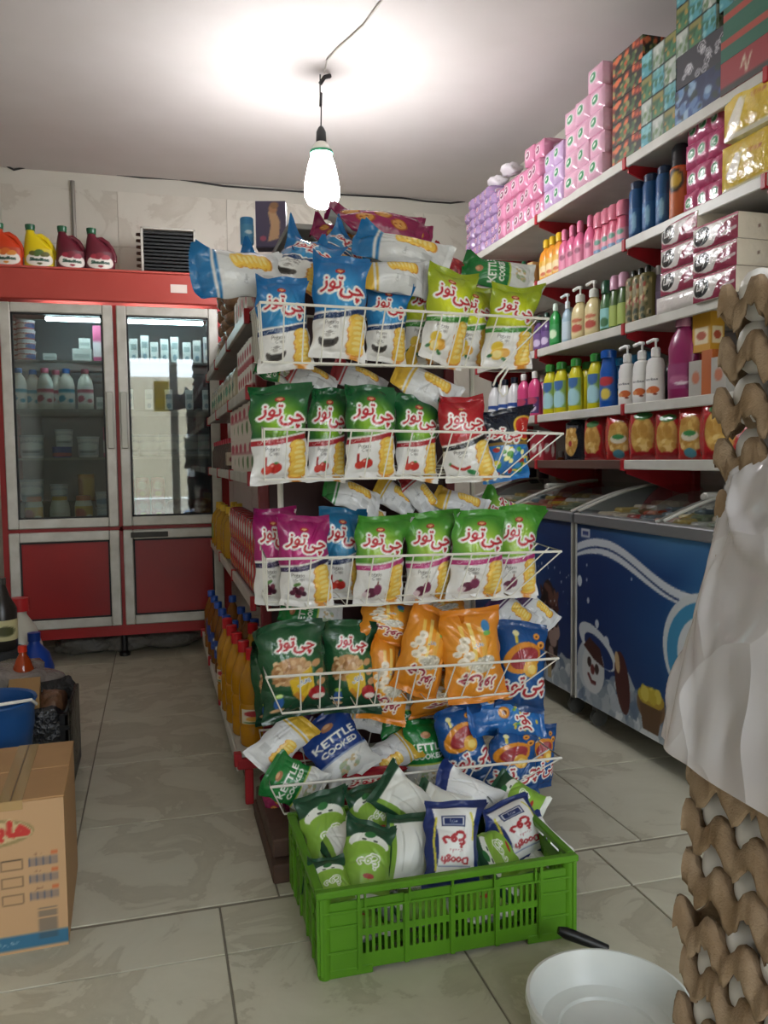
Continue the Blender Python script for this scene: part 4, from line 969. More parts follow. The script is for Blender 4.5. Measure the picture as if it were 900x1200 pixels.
def lump(name, rx, ry, rz, seed, m, nu=20, nv=12, amp=.12, p=2.6):
    R = np.random.RandomState(seed); u, v = np.meshgrid(np.linspace(0, 2*pi, nu), np.linspace(-pi/2, pi/2, nv))
    def sp(c, e): return np.sign(c)*np.abs(c)**e
    e = 2/p; X = sp(np.cos(v), e)*sp(np.cos(u), e); Y = sp(np.cos(v), e)*sp(np.sin(u), e); Z = sp(np.sin(v), e)
    f = 1+amp*sum(np.sin(u*k+R.uniform(0, 6))*np.cos(v*(k+1)+R.uniform(0, 6)) for k in (2, 3, 5))/2*np.cos(v)
    P = np.stack([X*rx*f, Y*ry*f, Z*rz*f+rz], -1); P[:, -1] = P[:, 0]
    me = grids_mesh(name, [(P, None)]); me.materials.append(m); return me
bm_ = lump('bread_pack', .065, .075, .034, 3, M_brown)
kb = Kind(link('bread_pack', bm_))
for i in range(3):
    for j in range(4): kb.put(.345, 3.28+i*.17, 1.558+j*.06, i*8+j*11, 'brown bread pack, %s from the bottom of the %s stack on the top left shelf' % (ORD[j], ['nearest', 'middle', 'farthest'][i]), 'bread', 'stacks of brown bread packs on the top left shelf')
for i in range(4): k_r.put(.36, 3.85+i*.16, 1.558, -90, 'beige dry food pack, %s beyond the bread stacks on the top left shelf' % ORD[i], 'pack', 'dry food packs on the top left shelf')
for i in range(4): k_q.put(.33, 2.72+i*.12, 1.558, -90, 'small white and red carton, %s from the near end of the top left shelf' % ORD[i], 'carton', 'small cartons on the top left shelf', 1.3)
# right side of the gondola
wb_l = label_cv('1f4a9a', [(.5, .6, .35, .3, 'e8e8ea')])
k_w = Kind(bottle('bleach_bottle', [(0, 0), (.04, 0), (.043, .01), (.043, .13), (.036, .16), (.018, .19), (.016, .2)], 'd9dadb', [(.019, .195), (.019, .225), (0, .228)], '1b2030', wb_l, (.03, .09), .043, sy=.75))
for z in (1.5, 1.2, .9, .55):
    for i in range(2): k_w.put(.9, 2.72+i*.11, z+.001, 60, 'white dark capped bottle, %s from near, right gondola side, shelf at %s' % (ORD[i], {1.5: 'the top', 1.2: 'second height', .9: 'third height', .55: 'the lowest height'}[z]), 'bottle', 'bleach bottles on the right side of the gondola')
# on top of the gondola
cv = Cv(26, 40, 1.45, '5f5474'); cv.poly([(.4, .2), (.75, .3), (.8, .8), (.6, 1.25), (.42, 1.1), (.5, .7)], 'd8a880'); cv.ell(.58, 1.2, .14, .14, 'c98f68'); cv.ell(.62, 1.3, .14, .1, 'a87a58'); cv.ell(.25, .3, .1, .08, 'c05a78'); cv.rect(0, 1, 0, .06, '2f2844')
cs = Cv(14, 40, 3.2, '6a6570'); cs.rect(.2, .8, .5, 2.6, '8d8894')
o = link('product_box', boxprint('product_box', .105, .06, .16, cv, cs, None, '5c566a'))
p = at(319, 297, y=2.95); place(o, p[0], 2.95, 1.841, -14); tag(o, 'upright purple grey box with a pale figure printed on it, on top of the gondola', 'box')
k = Kind(bottle('blue_can', [(0, 0), (.03, 0), (.032, .004), (.032, .12), (.03, .124), (0, .124)], '3f84b8', None, None, label_cv('4c94c4', [(.5, .5, .2, .2, 'c9dce8')]), (.03, .09), .032))
p = at(290, 300, y=2.9); k.put(p[0], 2.9, 1.841, 10, 'light blue can standing left of the purple box on the gondola', 'can', None, .72)

# ------------------------------------------------------------------ inside the fridge
milk = mat('milk_white', 'e4e4d8', rough=.3)
def milkk(capc, tint, nm):
    lb = Cv(20, 20, 1.0, 'e8e6e0'); lb.rect(0, 1, .62, .8, tint); lb.ell(.3, .3, .2, .16, tint, 30); lb.ell(.6, .42, .16, .12, 'f2f2ee'); lb.ell(.7, .2, .12, .1, tint)
    return Kind(bottle('milk_bottle', [(0, 0), (.038, 0), (.042, .008), (.042, .05), (.04, .06), (.042, .07), (.042, .135), (.034, .17), (.018, .195), (.017, .205)], 'e0dfd2', [(.021, .2), (.021, .222), (.018, .226), (0, .226)], capc, lb, (.03, .13), .042, 170))
mb = milkk('2f72c0', '3aa0c0', 0); mp = milkk('d0708a', 'c9506c', 1)
def fz(px, Y): return at(px, 480, y=Y)[0]
GM = 'milk bottles on the second fridge shelf'
for px, Y, kk, lb in ((23, 4.9, mb, 'blue capped milk bottle at the far left of the fridge'), (40, 4.98, mb, 'blue capped milk bottle set back, second from the left'), (54, 4.88, mp, 'pink capped milk bottle third from the left'), (67, 4.98, mp, 'pink capped milk bottle set back between two front bottles'), (79, 4.89, mb, 'blue capped milk bottle fifth from the left'), (101, 4.9, mp, 'pink capped milk bottle at the right of the row')):
    kk.put(fz(px, Y), Y, 1.391, 0, lb, 'bottle', GM)
def tubk(nm, r, h, bc, capc, lb, sx=1, sy=1): return Kind(bottle(nm, [(0, 0), (r*.88, 0), (r*.9, .004), (r, h*.9), (r, h*.93)], bc, [(r*1.05, h*.9), (r*1.06, h*.97), (r*1.03, h), (0, h)], capc, lb, (h*.1, h*.85), r*.96, 160, sx, sy))
t1 = tubk('dairy_tub', .05, .1, 'd9dbd9', 'c4c8cc', label_cv('b5bcc0', [(.5, .7, .4, .3, 'dfe2e0'), (.5, .3, .3, .1, '7a8488')]))
t2 = tubk('dairy_tub', .048, .055, 'd0d2d4', 'bfc4c8', label_cv('b23a2a', [(.3, .6, .3, .4, 'd8d4cc'), (.8, .6, .3, .4, '2a4a8a')]))
t3 = tubk('dairy_tub', .052, .06, '3a4a9a', '3a4494', label_cv('3248a0', [(.5, .3, .6, .3, 'b83a48')]))
for j in range(4):
    t2.put(fz(34, 4.93), 4.93, 1.656+j*.056, 0, 'patterned round tub, %s from the bottom, right stack, top fridge shelf' % ORD[j], 'tub', 'stacked round tubs in the fridge')
    t2.put(fz(18, 4.95)+.0, 4.99, 1.656+j*.056, 90, 'patterned round tub, %s from the bottom, leftmost stack, top fridge shelf' % ORD[j], 'tub', 'stacked round tubs in the fridge')
t1.put(fz(36, 4.91), 4.91, 1.126, 0, 'large pale dairy tub at the left of the third fridge shelf', 'tub', None, 1.25)
t3.put(fz(71, 4.91), 4.91, 1.126, 0, 'blue and red dairy tub in the middle of the third fridge shelf', 'tub')
t1.put(fz(74, 4.91), 4.91, 1.187, 0, 'pale dairy tub standing on the blue and red one', 'tub', None, .95)
t1.put(fz(102, 4.9), 4.9, 1.126, 0, 'square looking pale tub at the right of the third fridge shelf', 'tub', None, 1.15)
wc = Cv(16, 26, 1.7, 'dfe2de'); wc.rect(.15, .85, .9, 1.3, '9fb0b0'); wc.ell(.5, .4, .25, .2, '8aa6b4')
k_mc = boxkind('milk_carton', .055, .055, .16, wc, 'd8dbd8')
pc_ = Cv(12, 26, 2, 'd45a8a'); pc_.rect(0, 1, .3, 1.1, 'e3d9dc'); k_pc = boxkind('pink_carton', .045, .05, .2, pc_, 'd890a8')
bx_ = Cv(16, 12, .7, 'd0d2cc'); bx_.rect(.1, .9, .2, .4, 'a9b0ac'); k_bx = boxkind('cheese_box', .1, .07, .07, bx_, 'c9ccc6')
k_pc.put(fz(117, 4.9), 4.9, 1.656, 0, 'tall pink carton at the right end of the top left fridge shelf', 'carton')
k_bx.put(fz(99, 4.9), 4.9, 1.656, 0, 'white cheese box beside the pink carton', 'box', None); k_bx.put(fz(101, 4.9)+.005, 4.9, 1.727, 3, 'white cheese box on top of the other', 'box', None, (.6, 1, .8)); k_bx.put(fz(61, 4.9), 4.9, 1.656, 0, 'small low white box left of centre on the top fridge shelf', 'box', None, (.65, .8, .6))
k_pc.put(fz(124, 4.92), 4.92, 1.126, 0, 'pink carton at the right end of the third fridge shelf', 'carton', None, (.8, 1, .85)); k_bx.put(fz(118, 4.9), 4.9, 1.391, 0, 'white box at the right end of the milk shelf', 'box', None, (.4, .8, 1))
j1 = Kind(bottle('sauce_jar', [(0, 0), (.044, 0), (.048, .008), (.048, .1), (.042, .12), (.036, .13)], 'dcd6bc', [(.04, .126), (.04, .15), (.037, .153), (0, .153)], 'cf6a26', label_cv('dba51e', [(.3, .6, .25, .5, 'b8321e'), (.7, .4, .15, .15, 'f0e8d0')]), (.015, .095), .048))
j2 = Kind(bottle('sauce_jar', [(0, 0), (.044, 0), (.052, .012), (.052, .09), (.044, .12), (.034, .135)], 'dcd9c2', [(.04, .13), (.04, .15), (0, .153)], 'cda21c', label_cv('e0dcc8', [(.5, .7, .3, .2, 'd2cdb4')]), (.03, .08), .053))
j3 = tubk('cream_tub', .046, .085, 'cfd5da', 'b9c3cc', label_cv('c3cdd6', [(.5, .5, .4, .3, '7f9ab8')]))
GJ = 'jars on the bottom fridge shelf'; zb = .76
j1.put(fz(34, 4.87)+.006, 4.87, zb, 0, 'white jar with a yellow and red label at the left of the bottom fridge shelf', 'jar', GJ)
j2.put(fz(66, 4.87), 4.87, zb, 0, 'plain cream jar with a yellow lid', 'jar', GJ)
j1.put(fz(94, 4.87), 4.87, zb, 10, 'jar with a yellow label third from the left on the bottom fridge shelf', 'jar', GJ)
for j in range(2): j3.put(fz(119, 4.87), 4.87, zb+j*.086, 0, 'pale blue cream tub, %s of two stacked at the right' % ('lower' if j == 0 else 'upper'), 'tub', GJ)
k_oc = Kind(bottle('yellow_tin', [(0, 0), (.045, 0), (.045, .15), (0, .15)], 'd08a1e', None, None, label_cv('dba224', [(.2, .6, .2, .7, 'b9641e')]), (.02, .13), .045))
k_oc.put(fz(96, 5.0)+.01, 5.0, zb+.12, 0, 'orange yellow tin in the back row of the bottom fridge shelf', 'tin', None, 1); 
tb = Kind(link('grey_riser', MB().bbox(-.26, .26, -.07, .07, 0, .119, .004).mesh('grey_riser'))); tb.o.data.materials.append(M_dark); tb.put(fz(75, 5.05), 5.05, zb, 0, 'dark riser block at the back of the bottom fridge shelf', 'riser')
t1.put(fz(34, 5.02), 5.02, zb+.12, 0, 'pale green tub in the back row above the first jar', 'tub', None); t1.put(fz(66, 5.02), 5.02, zb+.12, 0, 'grey tub in the back row above the cream jar', 'tub', None, .95)
# right door
for i, px in enumerate([148, 157, 170, 181, 193, 205, 219, 231, 243]):
    p = at(px, 420, y=4.9); k_mc.put(p[0], 4.9 + .02*(i % 2), 1.656, 0, 'white milk carton, %s from the left on the top shelf behind the right door' % ORD[i], 'carton', 'milk cartons behind the right fridge door', (.8, 1, .75+.1*(i % 3)))
for i, px in enumerate([150, 168, 186]):
    for j in range(2): p = at(px, 600, y=4.92); k_red.put(p[0], 4.92, .762+j*.121, 0, 'red pack, %s from the left in the %s row behind the right door' % (ORD[i], 'lower' if j == 0 else 'upper'), 'pack', 'red packs at the bottom of the fridge', 1)
for i, px in enumerate([152, 175, 198, 222, 242]):
    p = at(px, 535, y=4.93); t1.put(p[0], 4.93, 1.126, 0, 'pale tub, %s from the left on the third shelf behind the right door' % ORD[i], 'tub', 'tubs behind the right fridge door'); p = at(px, 480, y=4.95); k_mc.put(p[0], 4.95, 1.391, 0, 'milk carton, %s from the left on the second shelf behind the right door' % ORD[i], 'carton', 'cartons on the second shelf behind the right door')
M_clearbag = mat('crumpled_clear_film', 'b9b4ae', rough=.15, trans=.5, bump=1, bscale=30, bdist=.02)
for i, px in enumerate([212, 236]):
    p = at(px, 600, y=4.9); o = link('wrapped_bundle', lump('wrapped_bundle', .09, .08, .06, 20+i, mat('dark_red_meat', '5a2a2a', rough=.3, noise='8a5a50', nscale=40, bump=.8, bscale=30, bdist=.01))); place(o, p[0], 4.9, .761); tag(o, 'dark film wrapped bundle, %s at the bottom of the right door' % ('left one' if i == 0 else 'right one'), 'bundle')

# ------------------------------------------------------------------ on top of the fridge
def jug(bodyc, fruit, lb):
    me_b = None
    R_ = bpy.data.objects
    # side outline of a handled jug, lofted as squashed body plus handle tube
    b = MB().color(bodyc)
    rings = [(.0, .064, .034, .0), (.004, .07, .04, 0), (.03, .078, .044, 0), (.09, .078, .044, 0), (.13, .07, .042, -.006), (.165, .05, .036, -.022), (.19, .032, .028, -.036), (.205, .022, .022, -.042), (.222, .021, .021, -.042)]
    n = 24; vs = []
    for z, rx, ry, ox in rings: vs += [(ox+rx*cos(2*pi*k/n), ry*sin(2*pi*k/n), z) for k in range(n)]
    fs = [(i*n+k, i*n+(k+1) % n, (i+1)*n+(k+1) % n, (i+1)*n+k) for i in range(len(rings)-1) for k in range(n)] + [tuple(range(n))[::-1], tuple((len(rings)-1)*n+k for k in range(n))]
    b.add(vs, fs)
    me = b.mesh('juice_jug', True); me.materials.append(M_gloss); o = link('juice_jug', me)
    h = MB().color(bodyc); h.tube([(-.02, 0, .188), (.01, 0, .192), (.04, 0, .172), (.064, 0, .135), (.076, 0, .1), (.076, 0, .07)], [.012, .014, .014, .014, .014, .012], 10)
    hm = h.mesh('handle', True); hm.materials.append(M_gloss); link('handle', hm, o)
    c = MB().color('1d5a3c'); c.lathe([(.024, .215), (.024, .225), (.026, .232), (.026, .246), (0, .247)], 16, c=(-.042, 0, 0)); cmh = c.mesh('cap', True); cmh.materials.append(M_gloss); link('cap', cmh, o)
    cv = Cv(36, 30, .85, bodyc); cv.ell(.5, .36, .47, .3, 'e4e0d6'); 
    for k_, (x, y, r) in enumerate([(.3, .62, .13), (.5, .68, .14), (.7, .6, .13), (.42, .55, .09), (.6, .54, .08)]): cv.ell(x, y, r, r*.8, fruit[k_ % len(fruit)])
    cv.text('Shadlee', .5, .36, .14, '1f4a38', bold=.012); cv.ell(.5, .18, .08, .05, fruit[0])
    s, t = np.meshgrid(np.linspace(-1, 1, 36), np.linspace(0, 1, 30)); th = -pi/2+s*1.05
    P = np.stack([.0795*np.cos(th), .0455*np.sin(th), .015+t*.1], -1); lm = grids_mesh('label', [(P, cv.out())]); lm.materials.append(M_card); link('label', lm, o)
    return o
for i, (px, bc_, fr_, lb) in enumerate(((10, 'c8401e', ['e08a2a', 'd8661e'], 'orange juice jug with a green cap at the left edge of the fridge top'), (47, 'd8c010', ['5a5a1a', '4a6a2a'], 'yellow juice jug with a green cap on the fridge'), (84, '5e1626', ['9a1a34', '7a1228'], 'dark red juice jug directly in front of the wall pipe'), (118, '621a2a', ['a82a3c', '8a1f30'], 'dark red juice jug at the right end of the jug row'))):
    o = jug(bc_, fr_, lb); p = at(px, 318, y=4.87); place(o, p[0], 4.87, 2.136, (-4, 6, 12, 4)[i]); tag(o, lb, 'jug', 'juice jugs on top of the fridge')
cu = empty('condenser_unit', (0, 0, 0)); tag(cu, 'condenser coil with dark horizontal fins in a pale metal frame on top of the fridge', 'condenser')
a, b2 = at(166, 322, y=4.9), at(229, 270, y=4.9); x0, x1, z0, z1 = a[0], b2[0], 2.136, b2[2]
cu.location = (0, 0, 0)
MB().bbox(x0, x0+.014, 4.88, 5.06, z0, z1, .002).bbox(x1-.014, x1, 4.88, 5.06, z0, z1, .002).bbox(x0, x1, 4.88, 5.06, z1-.012, z1, .002).build('frame', M_alu, cu)
for k in range(13): MB().bbox(x0+.014, x1-.014, 4.89+.003*(k % 2), 5.05, z0+.004+k*(z1-z0-.02)/13, z0+.004+(k+.66)*(z1-z0-.02)/13, .002).build('fin', mat('dark_fin', '2b2e30', rough=.5, metal=.4), cu)
MB().box(x0+.014, x1-.014, 4.93, 5.04, z0, z1-.012).build('coil_core', M_black, cu)
for k in range(7): z = z0+.03+k*.035; MB().tube([(x0, 4.93, z), (x0-.022, 4.935, z+.004), (x0-.022, 4.96, z+.018), (x0, 4.965, z+.02)], .005, 6).build('coil_bend', mat('copper_dull', '5a4034', rough=.4, metal=.7), cu, True)
MB().tube([(x1, 4.95, z1-.1), (x1+.03, 4.95, z1-.13), (x1+.045, 4.95, z0+.08), (x1+.04, 4.95, z0+.0)], .008, 6).build('hose', M_black, cu, True)
for i, (px, dz) in enumerate(((100, 0), (150, 0), (200, 0))):
    p = at(px, 756, y=5.0); o = link('plastic_bag', lump('plastic_bag', .15, .1, .05, 40+i, mat('dusty_film', '6b675f', rough=.35, bump=1, bscale=25, bdist=.02), amp=.3)); place(o, p[0], 4.98, .001); tag(o, 'dusty crumpled plastic bag in the dark gap under the fridge, %s' % ('left one', 'middle one', 'right one')[i], 'bag')

# ------------------------------------------------------------------ left side of the aisle
M_kraft = mat('kraft_card', 'b28a5e', rough=.75, noise='a67e54', nscale=5)
cbx = empty('cardboard_box', (-.5, 2.1, 0), radians(2)); tag(cbx, 'large tan cardboard carton with red Persian lettering, in front of the bucket', 'box')
bw, bd, bh = .54, .38, .345
cv = Cv(150, 96, bh/bw, 'b78e62'); cv.rect(0, 1, .015, .075, '2a6484')
def PX(x): return 1-(.305-x)  # distance helper along the front, right end = 1
cv.ell(.68, .515, .2, .062, '8f7a4a'); cv.ell(.68, .515, .175, .048, 'c2a072'); cv.text('هایلی', .745, .518, .08, 'bf2a22', 'b8a070', .006, 0, .1, 1.3, .006)
for r_ in range(3):
    y = .375-r_*.072
    for x in (.79, .56, .33):
        cv.rect(x-.04, x+.04, y-.023, y+.023, '4a3a2a'); cv.rect(x-.036, x+.036, y-.019, y+.019, 'b58c60')
        for b_ in range(14): cv.rect(x+.055+b_*.009, x+.055+b_*.009+(.003+.003*(b_*7 % 3)/2), y-.015, y+.02, '5c5a64')
        cv.text('شماره', x+.1, y+.033, .014, '7a5238'); cv.rect(x+.15, x+.175, y+.026, y+.04, 'c05a2a')
for b_ in range(16): cv.rect(.885, .955, .045+b_*.0085, .045+b_*.0085+.004, '3f464c')
cv.text('شماره و نام', .76, .045, .022, 'b8c0c0')
P, C = [], []
me = boxprint('box_body', bw, bd, bh, cv, None, None, 'b0875a', M_card); fb = link('box_body', me, cbx)
# top flaps with the worn tape seam
for y0, y1 in ((-bd/2-.001, -.002), (.002, bd/2)): MB().bbox(-bw/2-.002, bw/2+.002, y0, y1, bh, bh+.005, .002).build('flap', M_kraft, cbx)
MB().bbox(.135, .185, -bd/2-.003, bd/2, bh+.005, bh+.0062, .0003).bbox(.135, .185, -bd/2-.0035, -bd/2-.002, bh-.015, bh+.005, .0003).build('tape', mat('tape', 'a5875a', rough=.2, coat=.3), cbx)
MB().box(.159, .162, -bd/2-.002, bd/2, bh+.0062, bh+.0066).build('tape_slit', mat('tape_dark', '6a5236'), cbx)
cbx.location = (-.233-bw/2+.003, 1.935+bd/2-.008, 0)
# blue bucket
p = at(8, 850, y=2.6); bk_ = empty('bucket', (-.49, 2.6, 0)); tag(bk_, 'blue plastic bucket at the left edge behind the cardboard box', 'bucket')
m_b = mat('blue_bucket', '1d4f8c', rough=.35, noise='1a467c', nscale=5)
MB().lathe([(0, 0), (.085, 0), (.09, .01), (.112, .3), (.118, .32), (.118, .36), (.124, .395), (.128, .4), (.126, .405), (.119, .4), (.112, .36), (.106, .3), (.085, .015), (0, .012)], 40, cap=False).build('bucket_body', m_b, bk_, True)
MB().tube([(-.125, 0, .38), (-.12, -.06, .41), (-.05, -.12, .42), (.05, -.12, .42), (.12, -.06, .41), (.125, 0, .38)], .005, 6).build('handle', M_wire, bk_, True)
# black bag lined crate with brown box
bc = empty('black_crate', (-.42, 3.0, 0)); tag(bc, 'black plastic crate lined with a black bag, on the floor by the aisle', 'crate')
M_bbag = mat('black_bag_film', '15161a', rough=.22, bump=1, bscale=28, bdist=.02, spec=.6)
c = MB(); w_, d_, h_ = .12, .2, .28
c.bbox(-w_, -w_+.012, -d_, d_, 0, h_, .003); c.bbox(w_-.012, w_, -d_, d_, 0, h_, .003); c.bbox(-w_, w_, -d_, -d_+.012, 0, h_, .003); c.bbox(-w_, w_, d_-.012, d_, 0, h_, .003); c.bbox(-w_, w_, -d_, d_, .005, .02, .003)
for k in range(3): c.bbox(-w_-.004, w_+.004, -d_-.004, -d_, .05+k*.09, .065+k*.09, .001)
c.build('crate_body', M_black, bc)
R = np.random.RandomState(5); n = 44; ang = np.linspace(0, 2*pi, n); rows = []
for z, k in ((.06, 1.03), (.15, 1.05), (.24, 1.05), (.285, 1.04), (.3, .99), (.27, .9), (.2, .86)):
    sx = np.sign(np.cos(ang))*np.abs(np.cos(ang))**.35; sy = np.sign(np.sin(ang))*np.abs(np.sin(ang))**.35
    j = 1+.015*np.sin(ang*9+z*30)+.012*np.sin(ang*17+z*9); zz = z+.014*np.sin(ang*5+2)*(z > .2)
    rows.append(np.stack([sx*w_*k*j, sy*d_*k*j, zz], -1))
P = np.array(rows); P[:, -1] = P[:, 0]; me = grids_mesh('bag_liner', [(P, None)]); me.materials.append(M_bbag); link('bag_liner', me, bc)
o = link('brown_carton', boxprint('brown_carton', .1, .2, .2, None, None, None, 'a5814f')); place(o, -.455, 2.98, .14, 6); o.rotation_euler[0] = .06; tag(o, 'small brown carton standing in the black crate', 'carton')
o = link('brown_paper_bag', lump('brown_paper_bag', .05, .09, .08, 8, mat('brown_film', '6a4a34', rough=.3, bump=1, bscale=20, bdist=.02), amp=.25)); place(o, -.37, 3.0, .15); tag(o, 'crumpled brown bag in the black crate', 'bag')
o = link('clear_bag', lump('clear_bag', .15, .16, .07, 9, mat('grey_film', '9a918a', rough=.2, trans=.3, bump=1, bscale=22, bdist=.02), amp=.3)); place(o, -.55, 3.33, .2, 30); tag(o, 'crumpled greyish clear bag lying above the bucket', 'bag')
o = link('goods_sack', lump('goods_sack', .15, .17, .1, 10, mat('dark_sack', '3a3230', rough=.5, bump=1, bscale=18, bdist=.02), amp=.15)); place(o, -.56, 3.35, 0); tag(o, 'dark sack on the floor under the clear bag', 'sack')
orj = mat('orange_drink', 'b8481c', rough=.1, trans=.4)
k = Kind(bottle('soda_bottle', [(0, 0), (.036, 0), (.042, .01), (.042, .1), (.038, .12), (.042, .14), (.04, .17), (.028, .205), (.014, .23), (.014, .245)], 'b8481c', [(.017, .238), (.017, .262), (0, .264)], 'c8341e', None, bmat=orj))
p = at(25, 800, y=3.28); k.put(p[0]+.01, 3.27, .17, 0, 'orange drink bottle with a red cap behind the black crate', 'bottle', None, .95)
o = link('carton_stand', boxprint('carton_stand', .09, .09, .168, None, None, None, '4c4038')); place(o, p[0]+.01, 3.27, 0); tag(o, 'dark little carton under the orange drink bottle', 'carton')
k = Kind(bottle('blue_canister', [(0, 0), (.06, 0), (.064, .01), (.064, .15), (.05, .2), (.02, .235), (.018, .25)], '1c3f94', [(.022, .245), (.022, .275), (0, .277)], '18357c', label_cv('8aa05a', [(.5, .6, .25, .3, 'd8d8e0')]), (.012, .07), .064))
p = at(42, 800, y=3.9); k.put(p[0], 3.9, .0, 20, 'dark blue canister on the floor at the end of the aisle', 'canister', None, 1.25)
k = Kind(bottle('white_jug', [(0, 0), (.05, 0), (.055, .01), (.055, .14), (.04, .19), (.018, .225), (.018, .24)], 'bcb8a8', [(.024, .235), (.024, .27), (0, .272)], 'b02a2c', None))
p = at(24, 745, y=4.1); k.put(p[0], 4.1, .0, 0, 'white jug with a red cap beside the blue canister', 'jug', None, 1.75)
k = Kind(bottle('dark_bottle', [(0, 0), (.05, 0), (.055, .01), (.055, .16), (.03, .21), (.016, .26)], '2a2622', [(.02, .255), (.02, .28), (0, .282)], '3c3a36', label_cv('c9c08a', [(.5, .6, .25, .3, '50502a')]), (.04, .12), .055))
p = at(3, 740, y=3.8); k.put(p[0], 3.8, .3, 20, 'dark bottle with a yellowish label at the left edge', 'bottle', None, 1.1)
o = link('dark_drum', MB().lathe([(0, 0), (.11, 0), (.115, .01), (.115, .28), (.11, .299), (0, .299)], 28).mesh('dark_drum', True)); o.data.materials.append(M_dark); place(o, p[0]-.02, 3.8, 0); tag(o, 'dark drum under the labelled bottle at the left edge', 'drum')
o = link('pale_post', MB().bbox(-.012, .012, -.012, .012, 0, 1.9, .003).mesh('pale_post')); o.data.materials.append(M_alu); place(o, -.835, 4.72, 0); tag(o, 'narrow pale metal upright against the left side of the fridge', 'post')

# ------------------------------------------------------------------ wall shelving on the right
SX = 1.8
SZ = [2.235, 1.922, 1.597, 1.282, 1.062]
YS = [1.36, 2.13, 2.9, 3.67, 4.44]
NB = ['nearest bay', 'second bay', 'third bay', 'farthest bay']
M_panel = mat('grey_back_panel', 'b5b0ab', rough=.5, noise='aaa5a0', nscale=5)
for k_ in range(4):
    y0, y1 = YS[k_], YS[k_+1]
    u = empty('wall_shelving', (1.98, (y0+y1)/2, 0)); tag(u, 'white wall shelves with red brackets, %s along the right wall' % NB[k_], 'shelving', 'shelving bays on the right wall')
    uo = Vector(u.location)
    def up_(name, bm, m, parent=None):
        bm.v = [(v[0]-uo.x, v[1]-uo.y, v[2]-uo.z) for v in bm.v]; return bm.build(name, m, parent or u)
    for j in range(10): up_('back_panel', MB().bbox(2.145, 2.157, y0+.002, y1-.002, .35+j*.245, .35+j*.245+.241, .003), M_panel)
    for y in ([y0, y1] if k_ == 0 else [y1]): up_('upright', MB().bbox(2.11, 2.145, y-.018, y+.018, 0, 2.75, .003), M_redsteel)
    for j, z in enumerate(SZ):
        s = empty('shelf', (0, 0, 0)); s.parent = u
        low = j == 4
        dk = low and k_ > 1  # far bays: thin brown lip, the shade on it put into the colour
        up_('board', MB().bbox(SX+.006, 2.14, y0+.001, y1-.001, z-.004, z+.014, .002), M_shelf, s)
        up_('front_lip', MB().bbox(SX-.006, SX+.008, y0+.001, y1-.001, z-.018, z+.02, .003), mat('shaded_brown_lip', '5a4038', rough=.5) if dk else M_shelf, s)
        for y in ([y0, y1] if k_ == 0 else [y1]):
            vs = [(SX+.01, y, z-.006), (2.12, y, z-.006), (2.12, y, z-.13), (2.03, y, z-.11), (SX+.01, y, z-.035)]
            n = 5; m = MB(); m.add([(a, b-.004, c) for a, b, c in vs]+[(a, b+.004, c) for a, b, c in vs], [tuple(range(n)), tuple(range(2*n-1, n-1, -1))]+[(i, i+n, (i+1) % n+n, (i+1) % n) for i in range(n)])
            up_('bracket', m, M_redsteel, s)
            up_('clip', MB().bbox(SX-.011, SX+.004, y-.011, y+.011, z-.024, z+.022, .002), M_redsteel, s)
T = [z+.015 for z in SZ]
def run(kind, shelf, pxs, lab, group, cat='bottle', X=1.86, rz=-72, sc=None, yoff=0, dz=0):
    """products of one kind standing on a shelf, placed by the columns they show in; lab gets ordinal words"""
    pxs = list(pxs); n = len(pxs)
    for i, px in enumerate(pxs):
        Y = depth_at(px, X, T[shelf]) + yoff
        t = lab if n == 1 else lab.replace('%', '%s from the left' % ORD[i])
        kind.put(X, Y, T[shelf]+dz, rz, t, cat, group if n > 1 else None, sc)
SN = ['top shelf', 'second shelf', 'third shelf', 'fourth shelf', 'low shelf']
# --- top shelf: wrapped packs
def packet(bc, leafc, w=.09, h=.085, d=.16, leaf=True, dark=None):
    c = Cv(22, 20, h/w, bc); c.noise(int(w*1000)+len(bc), [dark or 'e9a9c4', bc], 10, (.04, .14), .5)
    if leaf: c.ell(.5, .48, .24, .22, 'e6e2e2', 30); c.ell(.5, .48, .2, .17, leafc, 30); c.ell(.46, .5, .1, .05, 'dfeadf', 30)
    return boxprint('soft_pack', w, d, h, c, c, None, bc, M_foil, .013)
kpale = Kind(link('soft_pack', packet('dca6bd', '3c8a5a'))); klil = Kind(link('soft_pack', packet('c3a3cc', '3c8a5a', dark='d9c0e0'))); kpink = Kind(link('soft_pack', packet('cf7c9e', '8a4a66', dark='e6aec2')))
kpur = Kind(link('small_pack', packet('a282b2', 'c8709c', .06, .055, .12, dark='c884a8')))
def stackrun(kind, shelf, px0, px1, cols, rows, h, lab, group, cat, X, rz=-90, sc=None, step=None, jit=.009):
    Y1, Y0 = depth_at(px0, X, T[shelf]), depth_at(px1, X, T[shelf])
    for i in range(cols):
        Y = Y1+(Y0-Y1)*((i+.5)/cols)
        r_ = rows if step is None else step[i]
        for j in range(r_):
            t = lab+', %s column from the left, %s from the bottom' % (ORD[i], ORD[j])
            kind.put(X+random.uniform(-jit, jit), Y, T[shelf]+j*h, rz+random.uniform(-5, 5), t, cat, group, sc)
stackrun(kpur, 0, 557, 600, 7, 6, .056, 'small purple pack', 'small purple packs at the far end of the top shelf', 'pack', 1.87, step=[5, 6, 6, 6, 6, 5, 5])
stackrun(kpink, 0, 602, 653, 6, 3, .088, 'bright pink pack', 'bright pink packs on the top shelf', 'pack', 1.88, step=[3, 3, 3, 3, 4, 4])
stackrun(klil, 0, 655, 681, 2, 3, .088, 'lilac pack', 'lilac packs with green leaf marks on the top shelf', 'pack', 1.88, step=[3, 3])
